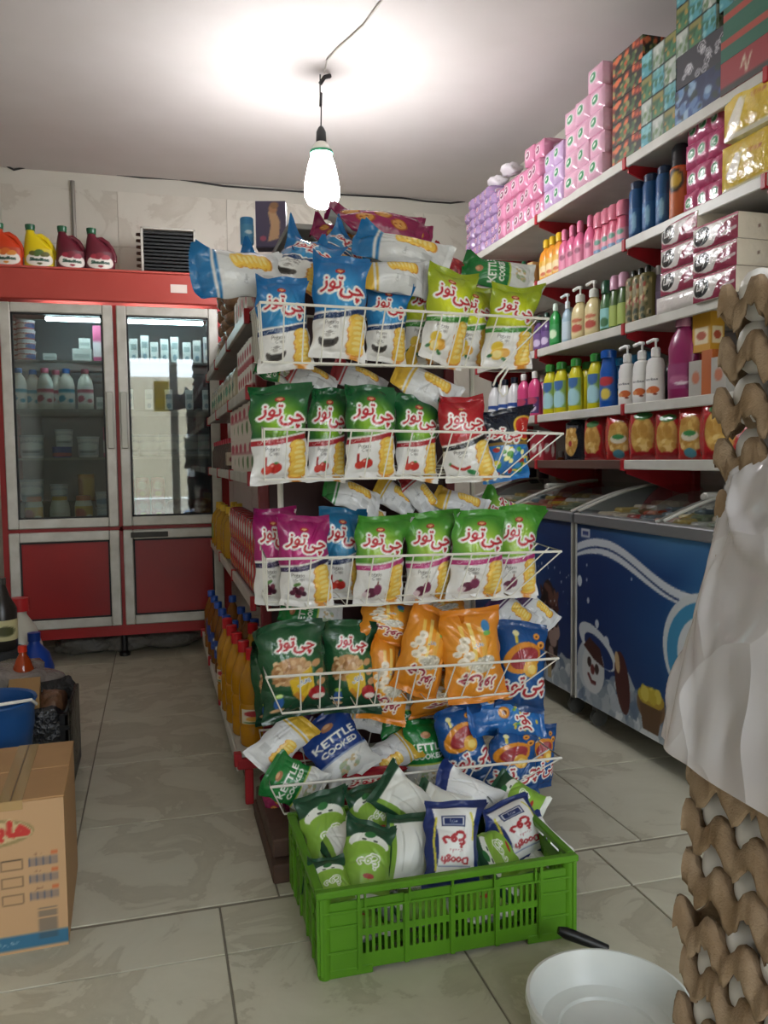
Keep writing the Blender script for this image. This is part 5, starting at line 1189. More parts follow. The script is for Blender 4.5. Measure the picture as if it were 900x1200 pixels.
stackrun(kpale, 0, 682, 727, 3, 3, .09, 'pale pink leaf pack', 'pale pink packs with green leaf marks on the top shelf', 'pack', 1.88, step=[4, 4, 5], sc=(1.25, 1, 1.05))
wp = lump('white_wrapper', .05, .05, .03, 31, mat('white_wrap', 'e3dde0', rough=.3, bump=.8, bscale=20, bdist=.01), amp=.3)
kwp = Kind(link('white_wrapped_pack', wp))
for i, (px, r_) in enumerate([(583, 6.2), (598, 6.4), (612, 4.4), (626, 4.6)]): Y = depth_at(px, 1.87, T[0]); kwp.put(1.88, Y, T[0]+.055*r_, 20*i, 'white wrapped pack lying on top of the pink and purple packs, %s from the left' % ORD[i], 'pack', 'white wrapped packs on the top shelf')
c = Cv(30, 20, .5, '2a2a24'); c.noise(21, ['c8502a', 'd8683a', '4a6a3a', '7a2a20', '3c5a34', '8a8a50'], 46, (.03, .09), 1, (0, 1, 0, .5))
kflor = boxkind('tissue_box', .21, .115, .085, c, '2a2a26')
Yf = depth_at(746, 1.87, T[0])
for j in range(5): kflor.put(1.87, Yf-.02, T[0]+j*.0865, -90, 'dark tissue box with orange flowers, %s from the bottom of its stack' % ORD[j], 'tissue box', 'orange flowered tissue boxes')
def nature(seed):
    c = Cv(36, 16, .42, '2c3b33'); R = np.random.RandomState(seed)
    for k in range(3):
        x0 = k/3+.01; pal = [['3f7a52', 'b8893a', '2d5a38'], ['4a9aa8', '7fc0c4', '2f6a50'], ['9aa89a', 'c8ccc4', '5a7a4a']][(k+seed) % 3]
        c.rect(x0, x0+.31, .02, .4, pal[0]); c.noise(seed+k, pal, 22, (.02, .07), .9, (x0+.03, x0+.28, .05, .37)); c.rect(x0, x0+.31, .3, .4, pal[1], .6)
    return c
knat = [boxkind('tissue_box', .215, .115, .085, nature(s_), '2a3430') for s_ in (1, 2, 3)]
Yn = depth_at(786, 1.87, T[0])
for j in range(4): knat[j % 3].put(1.865, Yn-.01, T[0]+j*.0865, -90, 'tissue box with green landscape pictures, %s from the bottom of the tall stack' % ORD[j], 'tissue box', 'landscape tissue boxes in the tall stack')
cb_ = Cv(40, 26, .62, '23345c'); cb_.noise(31, ['31508c', '5f86b8', '8fb0cc', '2a3a34', '1c2a50'], 50, (.03, .12), .85); kblue = boxkind('tissue_box', .25, .14, .12, cb_, '24355e')
Yb_ = depth_at(838, 1.87, T[0]); kblue.put(1.87, Yb_, T[0], -90, 'blue patterned tissue box under the black and white one', 'tissue box')
cb_ = Cv(60, 30, .5, '3c3c42'); R = np.random.RandomState(3)
for i in range(16):
    x, y, r_ = R.uniform(.05, .95), R.uniform(.05, .45), R.uniform(.04, .1); cb_.line([(x+r_*(1-a/14)*cos(a*.9), y+r_*(1-a/14)*sin(a*.9)) for a in range(12)], .014, 'c4c2c8')
ksw = boxkind('tissue_box', .25, .14, .11, cb_, '3a3a40'); ksw.put(1.87, Yb_-.01, T[0]+.121, -88, 'black tissue box with white swirls', 'tissue box')
for j in range(3):
    knat[(j+1) % 3].put(1.86, Yb_+.02, T[0]+.232+j*.0865, -90, 'tissue box with landscape pictures, %s one above the black and white swirl box' % ORD[j], 'tissue box', 'landscape tissue boxes above the swirl box')
    knat[j % 3].put(1.86, Yb_-.21, T[0]+.273+j*.0865, -90, 'corner tissue box with landscape pictures, %s above the red box stack' % ORD[j], 'tissue box', 'landscape tissue boxes above the red boxes')
cr_ = Cv(40, 20, .4, 'a03438'); cr_.rect(0, 1, 0, .09, '3a3a34'); cr_.line([(.4, .2), (.46, .32), (.5, .12), (.58, .3)], .03, 'c9b89a'); kred = boxkind('tissue_box', .24, .14, .1, cr_, '8c2c30')
cg_ = Cv(40, 20, .4, '2e6a54'); cg_.rect(0, 1, .2, .3, 'b04a3c'); kgr = boxkind('tissue_box', .24, .14, .085, cg_, '2a4c40')
Yr = Yb_-.25; kred.put(1.86, Yr, T[0], -90, 'red tissue box at the right edge of the top shelf', 'tissue box'); kgr.put(1.86, Yr, T[0]+.101, -90, 'green and red tissue box on the red one', 'tissue box'); kgr.put(1.865, Yr-.0, T[0]+.187, -92, 'upper green and red tissue box at the right edge', 'tissue box')
# --- bottles
def bk(name, h, r, body, capc, lab=None, sy=.62, neck=.3, caph=.03, capr=None, lz=None, m=None, pump=False, shoulder=.72, round_=False):
    nr = r*neck; capr = capr or nr*1.25; hb = h-caph
    pr = [(0, 0), (r*.9, 0), (r, .006), (r, hb*.35), (r*.97, hb*.5), (r, hb*shoulder), (r*.8, hb*(shoulder+.14)), (nr*1.2, hb*.96), (nr, hb)]
    if round_: pr = [(0, 0), (r*.94, 0), (r, .005), (r, hb*.93), (r*.9, hb*.98), (r*.8, hb)]
    cp = [(capr, hb-.004), (capr, hb+caph*.8), (capr*.7, hb+caph), (0, hb+caph)]
    o = bottle(name, pr, body, cp, capc, lab, lz or (hb*.15, hb*.62), r, 130, 1, sy if not round_ else 1, m)
    if pump:
        p = MB().color(capc); p.tube([(0, 0, hb+caph), (0, 0, hb+caph+.025)], .004, 8); p.tube([(.008, 0, hb+caph+.027), (-.012, 0, hb+caph+.03), (-.04, 0, hb+caph+.022)], .007, 8)
        pm = p.mesh('pump', True); pm.materials.append(M_gloss); link('pump', pm, o)
    return Kind(o)
L = label_cv
kyo = bk('shampoo_bottle', .2, .042, 'd88a1a', 'd8b020', L('d8a02a', [(.5, .5, .35, .4, 'e0c890'), (.5, .3, .2, .12, 'c0501c')]), neck=.34, caph=.035)
kpk = bk('lotion_bottle', .21, .034, 'd2608a', 'dd7a9c', L('d87898', [(.5, .9, .2, .2, '8a2a50')]), neck=.35, caph=.045)
kps = bk('shampoo_bottle', .2, .036, 'd0647e', 'd47a90', L('d88a9c', [(.5, 1.0, .2, .2, '3f8a70'), (.5, .3, .3, .15, '5a8ab0')]), neck=.7, caph=.06, sy=.7)
kcan = bk('spray_can', .235, .033, '1c4c7c', '20304c', L('1f5a94', [(.6, .6, .12, .5, '7fb0d0'), (.3, .9, .2, .15, '2f78b0')]), round_=True, caph=.03, capr=.028)
kork = bk('spray_can', .27, .036, 'c85a24', '26262a', L('c8602a', [(.5, .95, .4, .3, '2a2a28'), (.55, .95, .25, .2, 'c9a02a')]), round_=True, caph=.075, capr=.031, lz=(.02, .185))
kgc = bk('sauce_bottle', .2, .034, 'cfc9a0', '1f5a3a', L('6a9a4a', [(.5, .5, .3, .3, 'dfe0c8')]), caph=.04)
bgx = Cv(12, 22, 1.9, 'c8a870'); bgx.rect(.15, .85, .3, 1.6, 'b08c54'); kbe = boxkind('soap_box', .045, .06, .12, bgx, 'c2a068')
g = 'beige soap boxes on the second shelf'; run(kbe, 1, [610, 618, 627], 'beige soap box, % on the second shelf', g, 'box', 1.84, -84)
run(kgc, 1, [590, 602, 614], 'cream bottle with a green cap, % on the second shelf', 'green capped bottles on the second shelf', X=1.92)
run(kyo, 1, [641, 648, 656], 'orange yellow shampoo bottle, % on the second shelf', 'orange yellow bottles on the second shelf', X=1.86, sc=1.05)
run(kpk, 1, [662, 671, 680, 692], 'slim pink bottle, % on the second shelf', 'slim pink bottles on the second shelf', X=1.86)
run(kps, 1, [704, 713, 721, 731], 'pink shampoo bottle with a pale label, % on the second shelf', 'pink shampoo bottles on the second shelf', X=1.87)
run(kcan, 1, [747, 763, 779], 'shiny dark blue spray can, % on the second shelf', 'dark blue spray cans', X=1.86)
run(kcan, 1, [755, 771], 'dark blue spray can in the back row, % on the second shelf', 'dark blue spray cans', X=1.94)
run(kork, 1, [797], 'orange spray can with a tall black cap on the second shelf', None, X=1.86, sc=1.03)
stackrun(Kind(link('soft_pack', packet('c8507e', '2f8a50', .085, .08, .1, dark='dd8aac'))), 1, 820, 860, 3, 4, .083, 'hot pink leaf pack', 'hot pink leaf packs on the second shelf', 'pack', 1.89, step=[4, 4, 4])
cy = Cv(50, 34, .6, 'd8b41c'); cy.poly([(.1, .2), (.3, .45), (.42, .42), (.3, .12)], 'e6dfc8'); cy.text('tissue', .62, .4, .07, 'b04a2c'); cy.noise(6, ['e4c84a', 'c8a018'], 8, (.05, .12), .5); cy.rect(0, 1, 0, .06, 'e0dcc8')
ktp = Kind(link('tissue_pack', boxprint('tissue_pack', .26, .15, .15, cy, cy, None, 'd9cfa0', M_foil, .012)))
Yt = depth_at(896, 1.86, T[1]); ktp.put(1.88, Yt, T[1], -90, 'yellow tissue roll pack, lower one on the second shelf', 'tissue pack', 'yellow tissue packs'); ktp.put(1.88, Yt-.01, T[1]+.165, -88, 'yellow tissue roll pack, upper one of the two', 'tissue pack', 'yellow tissue packs')
kcl = Kind(link('white_pack', boxprint('white_pack', .22, .13, .1, None, None, None, 'd4d2cc', M_foil, .012))); kcl.put(1.89, Yt-.02, T[1]+.33, -90, 'clear and white wrapped pack above the yellow tissue packs', 'pack')
# --- third shelf
run(bk('cleaner_bottle', .2, .034, '9a7a3a', '3a2a1c', L('b89a5a', [])), 2, [622], 'amber bottle at the far end of the third shelf', None, X=1.86)
kvi = bk('cleaner_bottle', .19, .036, '4a2a6a', '2a4a3a', L('6a4a8a', [(.5, .5, .3, .3, 'c9b8d8')])); run(kvi, 2, [632, 641], 'purple cleaner bottle, % on the third shelf', 'purple bottles on the third shelf', X=1.87)
run(bk('cleaner_bottle', .21, .034, '1f8a3a', 'd0e0d0', L('2f9a4a', [(.5, .6, .3, .3, 'c8e0b8')])), 2, [651], 'bright green bottle with a pale cap on the third shelf', None, X=1.85)
run(bk('cleaner_bottle', .2, .03, '9ab4c4', 'dfe4e6', L('b4c8d4', []), pump=True), 2, [665], 'pale blue bottle with a white spout on the third shelf', None, X=1.85)
run(bk('hand_soap', .2, .044, 'cfbf8c', 'e4e2dc', L('d4c08a', [(.5, .5, .3, .25, 'b8402c'), (.5, 1.0, .3, .12, 'c0603a')]), pump=True, neck=.36), 2, [680, 696], 'cream hand soap bottle with a white pump, % on the third shelf', 'cream hand soap bottles', X=1.86, sc=1.06)
run(bk('shampoo_bottle', .225, .032, '3f6a3c', '1c4a34', L('7fc0c0', [(.5, .4, .3, .3, '2f6a3a')]), caph=.05, neck=.6), 2, [711], 'green shampoo bottle with a dark green cap on the third shelf', None, X=1.86)
run(bk('shampoo_bottle', .235, .03, '44602c', 'c89ab0', L('9ab04a', []), caph=.055, neck=.6), 2, [721, 731], 'green shampoo bottle with a pinkish cap, % on the third shelf', 'pink capped green bottles', X=1.87)
co = Cv(22, 34, 1.5, '7a7248'); co.noise(8, ['5a5a34', 'cbb88c', '9a3a2a', '2a3a24', 'b8a468'], 60, (.04, .1), .9)
korn = bk('ornate_bottle', .225, .033, '6a6238', '22241c', co, round_=True, caph=.03, capr=.012, lz=(.005, .18)); run(korn, 2, [743, 751, 759], 'ornately printed dark bottle, % on the third shelf', 'ornate bottles on the third shelf', X=1.87)
run(bk('ornate_bottle', .22, .028, '8a7a9a', 'c8c8c8', L('9a86b0', [])), 2, [771], 'slim lilac printed bottle next to the tissue packs', None, X=1.9)
ct = Cv(84, 34, .38, 'd9d5d0')
ct.poly([(.35, 0), (.5, .05), (.62, .22), (.8, .31), (1, .33), (1, 0)], '9c3450'); ct.poly([(.0, 0), (1, 0), (1, .04), (.3, .03), (.1, .07), (0, .12)], 'a23a56'); ct.line([(.7, .12), (.95, .17)], .045, 'c9b4b8')
ct.ell(.23, .2, .19, .13, '1c2426', 12); ct.text('Laly', .23, .2, .14, 'e6e4de', slant=.3, bold=.006); ct.rect(0, 1, .34, .38, 'b04862')
cend = Cv(16, 16, 1, 'd8cdbc'); cend.ell(.6, .5, .04, .08, '6a4a44')
def tpk(): return boxprint('tissue_pack', .25, .13, .096, ct, cend, None, 'cfc4be', M_foil, .006)
kti = Kind(link('tissue_pack', tpk()))
Ya = (depth_at(812, 1.78, T[2])+depth_at(862, 1.78, T[2]))/2; La = depth_at(812, 1.78, T[2])-depth_at(862, 1.78, T[2]); Yc = (depth_at(769, 1.79, T[2])+depth_at(820, 1.79, T[2]))/2; La = (La/.25, 1, .85)
for j in range(3): kti.put(1.845, Ya, T[2]+j*.084, -90+j, 'white and wine red tissue pack, %s in the nearer stack' % ('bottom', 'middle', 'top')[j], 'tissue pack', 'nearer tissue pack stack', La)
for j in range(3): kti.put(1.86, Yc, T[2]+.064+j*.084, -90-j, 'white and wine red tissue pack, %s in the farther stack' % ('lowest', 'middle', 'top')[j], 'tissue pack', 'farther tissue pack stack', La)
kwh = Kind(link('white_pack', boxprint('white_pack', .26, .13, .06, None, None, None, 'd9d4d0', M_foil, .01))); kwh.put(1.86, Yc, T[2], -90, 'plain white wrapped pack at the bottom of the farther tissue stack', 'pack')
for j in range(3): kti.put(1.99, Ya, T[2]+j*.084, -90, 'white tissue pack behind the nearer stack, %s one' % ORD[j], 'tissue pack', 'tissue packs in the back row', La)
# --- fourth shelf
run(bk('detergent_bottle', .23, .042, 'd2487e', 'dfdbd8', L('5a3a7a', [(.5, 1.0, .35, .3, 'b83a5c'), (.5, .4, .3, .25, 'c9c0d8')]), neck=.3, lz=(.02, .1)), 3, [614, 627], 'pink detergent bottle with a white cap, % on the fourth shelf', 'pink detergent bottles', X=1.85)
run(bk('detergent_bottle', .22, .04, 'c23a72', 'dfdbd8', None), 3, [636], 'pink detergent bottle in the back row behind the other pink ones', None, X=1.93)
run(k_w, 3, [580, 592, 603], 'white bottle with a dark cap, % on the fourth shelf', 'white bottles on the fourth shelf', X=1.86)
run(bk('dish_soap', .235, .041, 'ccc41e', '3a8a3c', L('8ab44a', [(.5, 1.1, .3, .3, '3a6aa8'), (.5, .4, .4, .4, '9fd0d8')], txt=None), neck=.45, sy=.6, caph=.03, lz=(.03, .15)), 3, [645, 658, 675, 698], 'yellow dish soap bottle with a green cap, % on the fourth shelf', 'yellow dish soap bottles', X=1.85, sc=1.04)
run(bk('dish_soap', .235, .041, 'c9bd1c', '3a8a3c', None, neck=.45, sy=.6), 3, [667, 688], 'yellow dish soap bottle in the back row, % on the fourth shelf', 'yellow dish soap bottles in the back row', X=1.93)
run(bk('powder_bottle', .235, .042, '1c55a8', '1c55a8', L('2260b8', [(.5, 1.05, .4, .25, 'c02c34'), (.5, .4, .25, .3, 'd8c040')]), neck=.6, sy=.5), 3, [713], 'blue bottle with a red round mark on the fourth shelf', None, X=1.85, sc=1.05)
run(bk('powder_bottle', .22, .036, '1f78b4', '2a90c4', L('2a80b8', [(.5, .6, .4, .12, 'd8c83a'), (.5, 1.0, .35, .15, 'c8e0ec')]), neck=.6, sy=.5), 3, [725, 742, 758], 'blue bottle behind the white pump bottles, % on the fourth shelf', 'blue bottles behind the pump bottles', X=1.93)
lv = L('e6e4e0', [(.6, .35, .28, .2, 'd8642a'), (.35, .3, .15, .12, 'e08a4a'), (.7, .1, .1, .06, '8a3a2a')], nx=26, ny=40); lv.text('novitex', .5, .95, .14, '2a2a30')
run(bk('lotion_pump_bottle', .21, .039, 'e2e1de', 'e8e7e4', lv, neck=.36, sy=.7, pump=True, shoulder=.78), 3, [735, 752, 768], 'white pump bottle with an orange mark, % on the fourth shelf', 'white lotion pump bottles', X=1.84)
kmag = bk('softener_bottle', .3, .062, '8c2a5c', 'a06a80', L('94346a', [(.5, .5, .3, .2, 'b05a84'), (.6, .3, .2, .08, 'd8c0cc')]), neck=.4, sy=.6, caph=.035, lz=(.04, .13)); run(kmag, 3, [801], 'large magenta fabric softener bottle on the fourth shelf', None, X=1.85)
cyb = Cv(18, 30, 1.5, 'c8901c'); cyb.rect(.15, .85, .3, .9, 'dccaa0'); cyb.ell(.5, .6, .25, .15, 'b04a2c'); kyb = boxkind('yellow_box', .09, .06, .14, cyb, 'c08a20')
kbx = boxkind('grey_box', .07, .06, .13, L('a8a49c', [(.5, .7, .25, .2, 'b86a4a')]), '98948c'); kor = boxkind('orange_box', .05, .06, .16, L('b85a20', []), 'b05a24')
run(kbx, 3, [823], 'grey box beside the magenta softener bottle', None, 'box', 1.86, -86); run(kor, 3, [836], 'narrow orange box right of the grey box', None, 'box', 1.86, -86); run(kbx, 3, [850], 'pale box next to the egg trays', None, 'box', 1.86, -86)
run(kyb, 3, [829], 'yellow box standing on top of the grey and orange boxes', None, 'box', 1.88, -86, dz=.161)
kdk = bk('dark_bottle', .2, .036, '24221f', '17181a', None); run(kdk, 3, [772, 786], 'black bottle in the dark back row, % on the fourth shelf', 'black bottles in the back row', X=1.99)
# --- low shelf
cdm = L('b02434', [(.3, .6, .2, .2, 'e0d4cc'), (.75, .5, .1, .3, 'e6dcd4')]); krb = boxkind('red_box', .13, .07, .14, cdm, 'a02030'); run(krb, 4, [636], 'red box with white ovals at the far end of the low shelf', None, 'box', 1.86, -86)
def pasta(bc, blobs):
    c = Cv(34, 44, 1.3, bc); c.ell(.5, .66, .38, .48, 'c99a4a'); c.noise(len(bc)+ord(bc[0]), ['d8ac58', 'b8863a', 'e2bf74', 'c08c3c'], 26, (.06, .12), 1, (.22, .78, .3, 1.05))
    for b in blobs: c.ell(*b)
    return c
k1 = Kind(link('pasta_bag', boxprint('pasta_bag', .11, .05, .17, pasta('1c1f2a', [(.5, .6, .1, .1, 'b03a3a')]), None, None, '22242c', M_foil, .018)))
k2 = Kind(link('pasta_bag', boxprint('pasta_bag', .13, .06, .175, pasta('b41f24', [(.5, 1.15, .3, .1, '3a7a3a'), (.5, .15, .35, .1, 'a01c22')]), None, None, 'a81f26', M_foil, .02)))
k3 = Kind(link('pasta_bag', boxprint('pasta_bag', .13, .06, .175, pasta('c02420', [(.5, .62, .28, .13, 'd8d0b8'), (.5, .68, .2, .07, '3f8a4a'), (.5, .2, .2, .12, '4a8a9a')]), None, None, 'b02420', M_foil, .02)))
run(k1, 4, [677], 'narrow dark edged pasta bag, first of the pasta bags', None, 'pasta bag', 1.85, -80)
for i, (px, kk) in enumerate([(703, k2), (733, k3), (762, k2), (791, k2), (820, k3), (852, k2)]):
    Y = depth_at(px, 1.86, T[4]); kk.put(1.86, Y, T[4]+.002, -80+(i*13) % 17, 'red pasta bag, %s to the right of the dark edged one on the low shelf' % ORD[i], 'pasta bag', 'red pasta bags on the low shelf', 1+.05*(i % 3))
# ------------------------------------------------------------------ ice cream freezers
def ice(c, x0, x1, seed, y=.2):
    c.poly([(x0, 0)]+[(x0+(x1-x0)*t/24, y*(.75+.35*sin(t*1.1+seed)+.2*sin(t*2.7))) for t in range(25)]+[(x1, 0)], 'a9b4bc')
    c.noise(seed, ['c3ccd2', '8896a6', '5f7590', 'b4bec8', 'dfe4e6', '93a0ae'], 150, (.012, .035), .8, (x0, x1, 0, y*.78))
FH, FWD = .72, 1.16
c = Cv(250, 156, FH/FWD, '12306e')
c.put(np.clip((c.X-.15)*1.1, 0, 1)*np.clip(1-np.abs(c.Y-.33)*1.6, 0, 1), '2a74b4'); c.put(np.clip((c.Y-.5)*6, 0, 1)*np.clip(1-np.abs(c.X-.55)*1.4, 0, 1), '5a9ac8')
c.glow(.86, .3, .36, .34, '4aa0cc')
def wave(o, w_): return [(t/40, .52-.0*t+.045*sin(t/40*8.2-.6)+o+(w_ if 0 else 0)) for t in range(41)]
up1 = [(t/40, .525+.055*cos((t/40-.17)*6.6)) for t in range(41)]; 
c.poly(up1+[(x, y-.045-.01*sin(x*6)) for x, y in up1[::-1]], 'd4dae2'); c.line([(x, y-.03) for x, y in up1], .007, '1a3a74')
for x, y, r_ in ((.07, .48, .004), (.07, .43, .005), (.08, .36, .008), (.14, .29, .012), (.2, .235, .02), (.35, .47, .004), (.02, .42, .016)): c.ell(x, y, r_, r_*1.25, 'cfd8e4')
ice(c, 0, 1.0, 5, .15); c.ell(.08, .135, .075, .085, 'bfc8cf')
c.ell(.14, .215, .13, .055, 'd3dae0', -20); c.ell(.15, .2, .1, .04, '143274', -20); c.ell(.115, .13, .075, .085, 'd2d6d8', -10); c.poly([(.05, .2), (.09, .235), (.16, .21), (.19, .15), (.12, .165)], '4a2018'); c.ell(.09, .15, .014, .018, '3a1c18'); c.ell(.14, .135, .014, .018, '3a1c18'); c.ell(.112, .128, .014, .018, '7a2a24'); c.line([(.085, .105), (.105, .085), (.13, .085)], .014, '6a1f20')
c.ell(.3, .13, .042, .1, '4f1f1c', 12); c.ell(.27, .19, .014, .035, 'c9a878', 12)
c.ell(.46, .1, .075, .055, '7a5a3a'); c.ell(.46, .125, .07, .032, 'b8962c'); c.noise(9, ['c8b02c', 'dac84a'], 10, (.015, .025), 1, (.41, .51, .11, .14)); c.poly([(.4, .1), (.52, .1), (.5, .02), (.42, .02)], '64462c')
c.ell(.72, .31, .2, .17, 'cdd4d8'); c.ell(.72, .3, .18, .155, '3a92c4'); c.ell(.73, .3, .14, .12, 'd6dce0'); c.ell(.74, .3, .11, .095, '142c68'); c.text('میهن', .75, .3, .07, 'b8444c', 'd8dce0', .006)
c.rect(.03, .09, .575, .605, 'c8ccd4'); c.rect(.04, .08, .582, .597, '3a4a8a'); fz_cv1 = c
c = Cv(200, 124, FH/FWD, '12306e'); c.glow(.5, .35, .4, .4, '1f5aa0'); c.rect(0, 1, .56, .63, '16346e')
c.ell(.56, .4, .15, .13, 'b9c8cc'); c.ell(.56, .4, .13, .115, '1a4a80'); c.text('میهن', .56, .4, .07, 'c0606a', 'c8d0d8', .006)
ice(c, 0, 1.0, 8, .13); c.ell(.82, .22, .075, .17, '2e1512', 4); c.noise(12, ['6a4034', '1e0d0c', 'a88a80', '4a2018'], 40, (.01, .035), 1, (.76, .88, .1, .36)); c.rect(.81, .84, .02, .07, 'b8a070'); c.ell(.62, .22, .05, .1, '8c2a26', 8); c.ell(.61, .25, .03, .05, 'd0b0a8', 8)
c.noise(3, ['cfd8e4'], 22, (.002, .005), 1, (.7, 1, .3, .5)); fz_cv2 = c
M_fglass = pane_mat('curved_lid_glass', 'f2f6f6', .45)
icm = [mat('ice_'+h, h, rough=.35, coat=.3) for h in ('b0902c', '9a3a34', '5a6a4a', 'b8b4ac', '3a5a6a', 'c8b8a0', 'a8502c')]
ib = [Kind(link('ice_cream_pack', (lambda mm, m: (mm.materials.append(m), mm)[1])(MB().bbox(-.045, .045, -.028, .028, 0, .03, .008).mesh('ice_cream_pack', True), m))) for m in icm]
for q, (y0, y1, cv, lb) in enumerate(((1.85, 3.01, fz_cv1, 'blue ice cream freezer with the snowman print, the nearer one along the right wall'), (3.035, 4.195, fz_cv2, 'farther blue ice cream freezer, half hidden behind the snack rack'))):
    X0, X1 = 1.65, 2.11
    f = empty('ice_cream_freezer', ((X0+X1)/2, (y0+y1)/2, 0)); tag(f, lb, 'freezer'); fo_ = Vector(f.location)
    def fp(name, bm, m, smooth=False, parent=None):
        bm.v = [(v[0]-fo_.x, v[1]-fo_.y, v[2]) for v in bm.v]; return bm.build(name, m, parent or f, smooth)
    b = MB(); b.box(X0+.008, X1, y0+.004, y1-.004, .1, .5); b.box(X0+.008, X0+.05, y0+.004, y1-.004, .5, .83); b.box(X1-.04, X1, y0+.004, y1-.004, .5, .83); b.box(X0+.05, X1-.04, y0+.004, y0+.04, .5, .83); b.box(X0+.05, X1-.04, y1-.04, y1-.004, .5, .83)
    fp('cabinet', b, mat('freezer_white', 'c4c8cc', rough=.4))
    ny, nx = cv.ny, cv.nx; s, t = np.meshgrid(np.linspace(0, 1, nx), np.linspace(0, 1, ny))
    P = np.stack([0*s+X0-fo_.x, y1-.01-s*(y1-y0-.02)-fo_.y, .105+t*(.825-.105)], -1); me = grids_mesh('front_print', [(P, cv.out())]); me.materials.append(M_card); link('front_print', me, f)
    for yy in (y0+.002, y1-.008): fp('corner_strip', MB().bbox(X0-.006, X0+.012, yy, yy+.008, .1, .83, .002), M_alu)
    fp('rim', MB().bbox(X0-.012, X0+.05, y0, y1, .826, .868, .004).bbox(X1-.05, X1+.02, y0, y1, .826, .868, .004).bbox(X0+.05, X1-.05, y0, y0+.035, .826, .868, .004).bbox(X0+.05, X1-.05, y1-.035, y1, .826, .868, .004), mat('grey_rim', '8f9092', rough=.35, metal=.4))
    # arched lid: front edge low, back edge high
    def arch(t): return X0-.002+t*(X1-X0-.02), .868+.105*sin(min(1, t*1.05)*pi/2)
    ms, mt = np.meshgrid(np.linspace(0, 1, 6), np.linspace(0, 1, 14))
    for h_ in (0, 1):
        ya, yb_ = (y0+.02, (y0+y1)/2+.02) if h_ == 0 else ((y0+y1)/2-.02, y1-.02)
        zoff = .006 if h_ else 0
        def sh(dz): 
            A = np.vectorize(lambda t: arch(t)[0])(mt); Bz = np.vectorize(lambda t: arch(t)[1])(mt)+dz+zoff
            return np.stack([A-fo_.x, ya+ms*(yb_-ya)-fo_.y, Bz], -1)
        me = grids_mesh('lid_glass', [(sh(.002), None)]); me.materials.append(M_fglass); lg = link('lid_glass', me, f)
        for yy in (ya, yb_): fp('lid_frame', MB().tube([(arch(t/10)[0], yy, arch(t/10)[1]+zoff+.002) for t in range(11)], .006, 6), M_alu, True, lg)
        fp('lid_handle', MB().bbox(arch(.5)[0]-.05, arch(.5)[0]+.05, yb_-.03 if h_ == 0 else ya, yb_ if h_ == 0 else ya+.03, arch(.5)[1]+zoff-.002, arch(.5)[1]+zoff+.018, .006), M_alu, True, lg)
    for yy in (y0, y1-.02):
        pr = [(arch(t/10)[0]-fo_.x, arch(t/10)[1]) for t in range(11)]; vs = [(x, yy-fo_.y, z) for x, z in pr]+[(X1-.022-fo_.x, yy-fo_.y, .866), (X0-fo_.x, yy-fo_.y, .866)]; n = len(vs)
        m = MB(); m.add(vs+[(x, y+.016, z) for x, y, z in vs], [tuple(range(n)), tuple(range(2*n-1, n-1, -1))]+[(i, i+n, (i+1) % n+n, (i+1) % n) for i in range(n)]); m.build('end_cheek', mat('cheek_glass', '9aa0a2', rough=.1, trans=.6), f)
    for wx in (X0+.06, X1-.08):
        for wy in (y0+.08, y1-.08): fp('caster', MB().tube([(wx, wy-.012, .035), (wx, wy+.012, .035)], .034, 12).box(wx-.016, wx+.016, wy-.02, wy+.02, .06, .102), mat('caster_grey', '5a5a58', rough=.5), True)
    R = np.random.RandomState(q+3)
    for i in range(11):
        for j in range(4):
            X, Y = X0+.1+j*.085, y0+.09+i*.098
            ib[R.randint(7)].put(X+R.uniform(-.01, .01), Y+R.uniform(-.008, .008), .845+.012*j+R.uniform(0, .006), R.uniform(-25, 25), 'ice cream pack in the %s freezer, %s from near end, %s from front' % (('nearer', 'farther')[q], ORD[i], ORD[j]), 'ice cream', 'ice cream packs in the %s freezer' % ('nearer', 'farther')[q])
    o = link('goods_liner', MB().box(X0+.052, X1-.042, y0+.042, y1-.042, .5, .842).mesh('goods_liner')); o.data.materials.append(mat('frosty_goods', '8a8f90', rough=.6, noise='5a5f62', nscale=20)); tag(o, 'frosted layer of goods filling the %s freezer below the packs' % ('nearer', 'farther')[q], 'frozen goods', None, 'stuff')
kb1 = bk('cleaner_bottle', .16, .034, '3a2238', 'd4d2d8', None); kb2 = bk('cleaner_bottle', .15, .034, 'b86a28', 'd4d2d8', None)
for i, (px, kk, l_) in enumerate([(634, kb1, 'dark purple bottle'), (654, kb2, 'orange brown bottle'), (620, kb1, 'second dark purple bottle')]):
    Y = depth_at(px, 2.06, .975); kk.put(2.075, Y, .978, -70, l_+' standing at the back of the farther freezer', 'bottle')

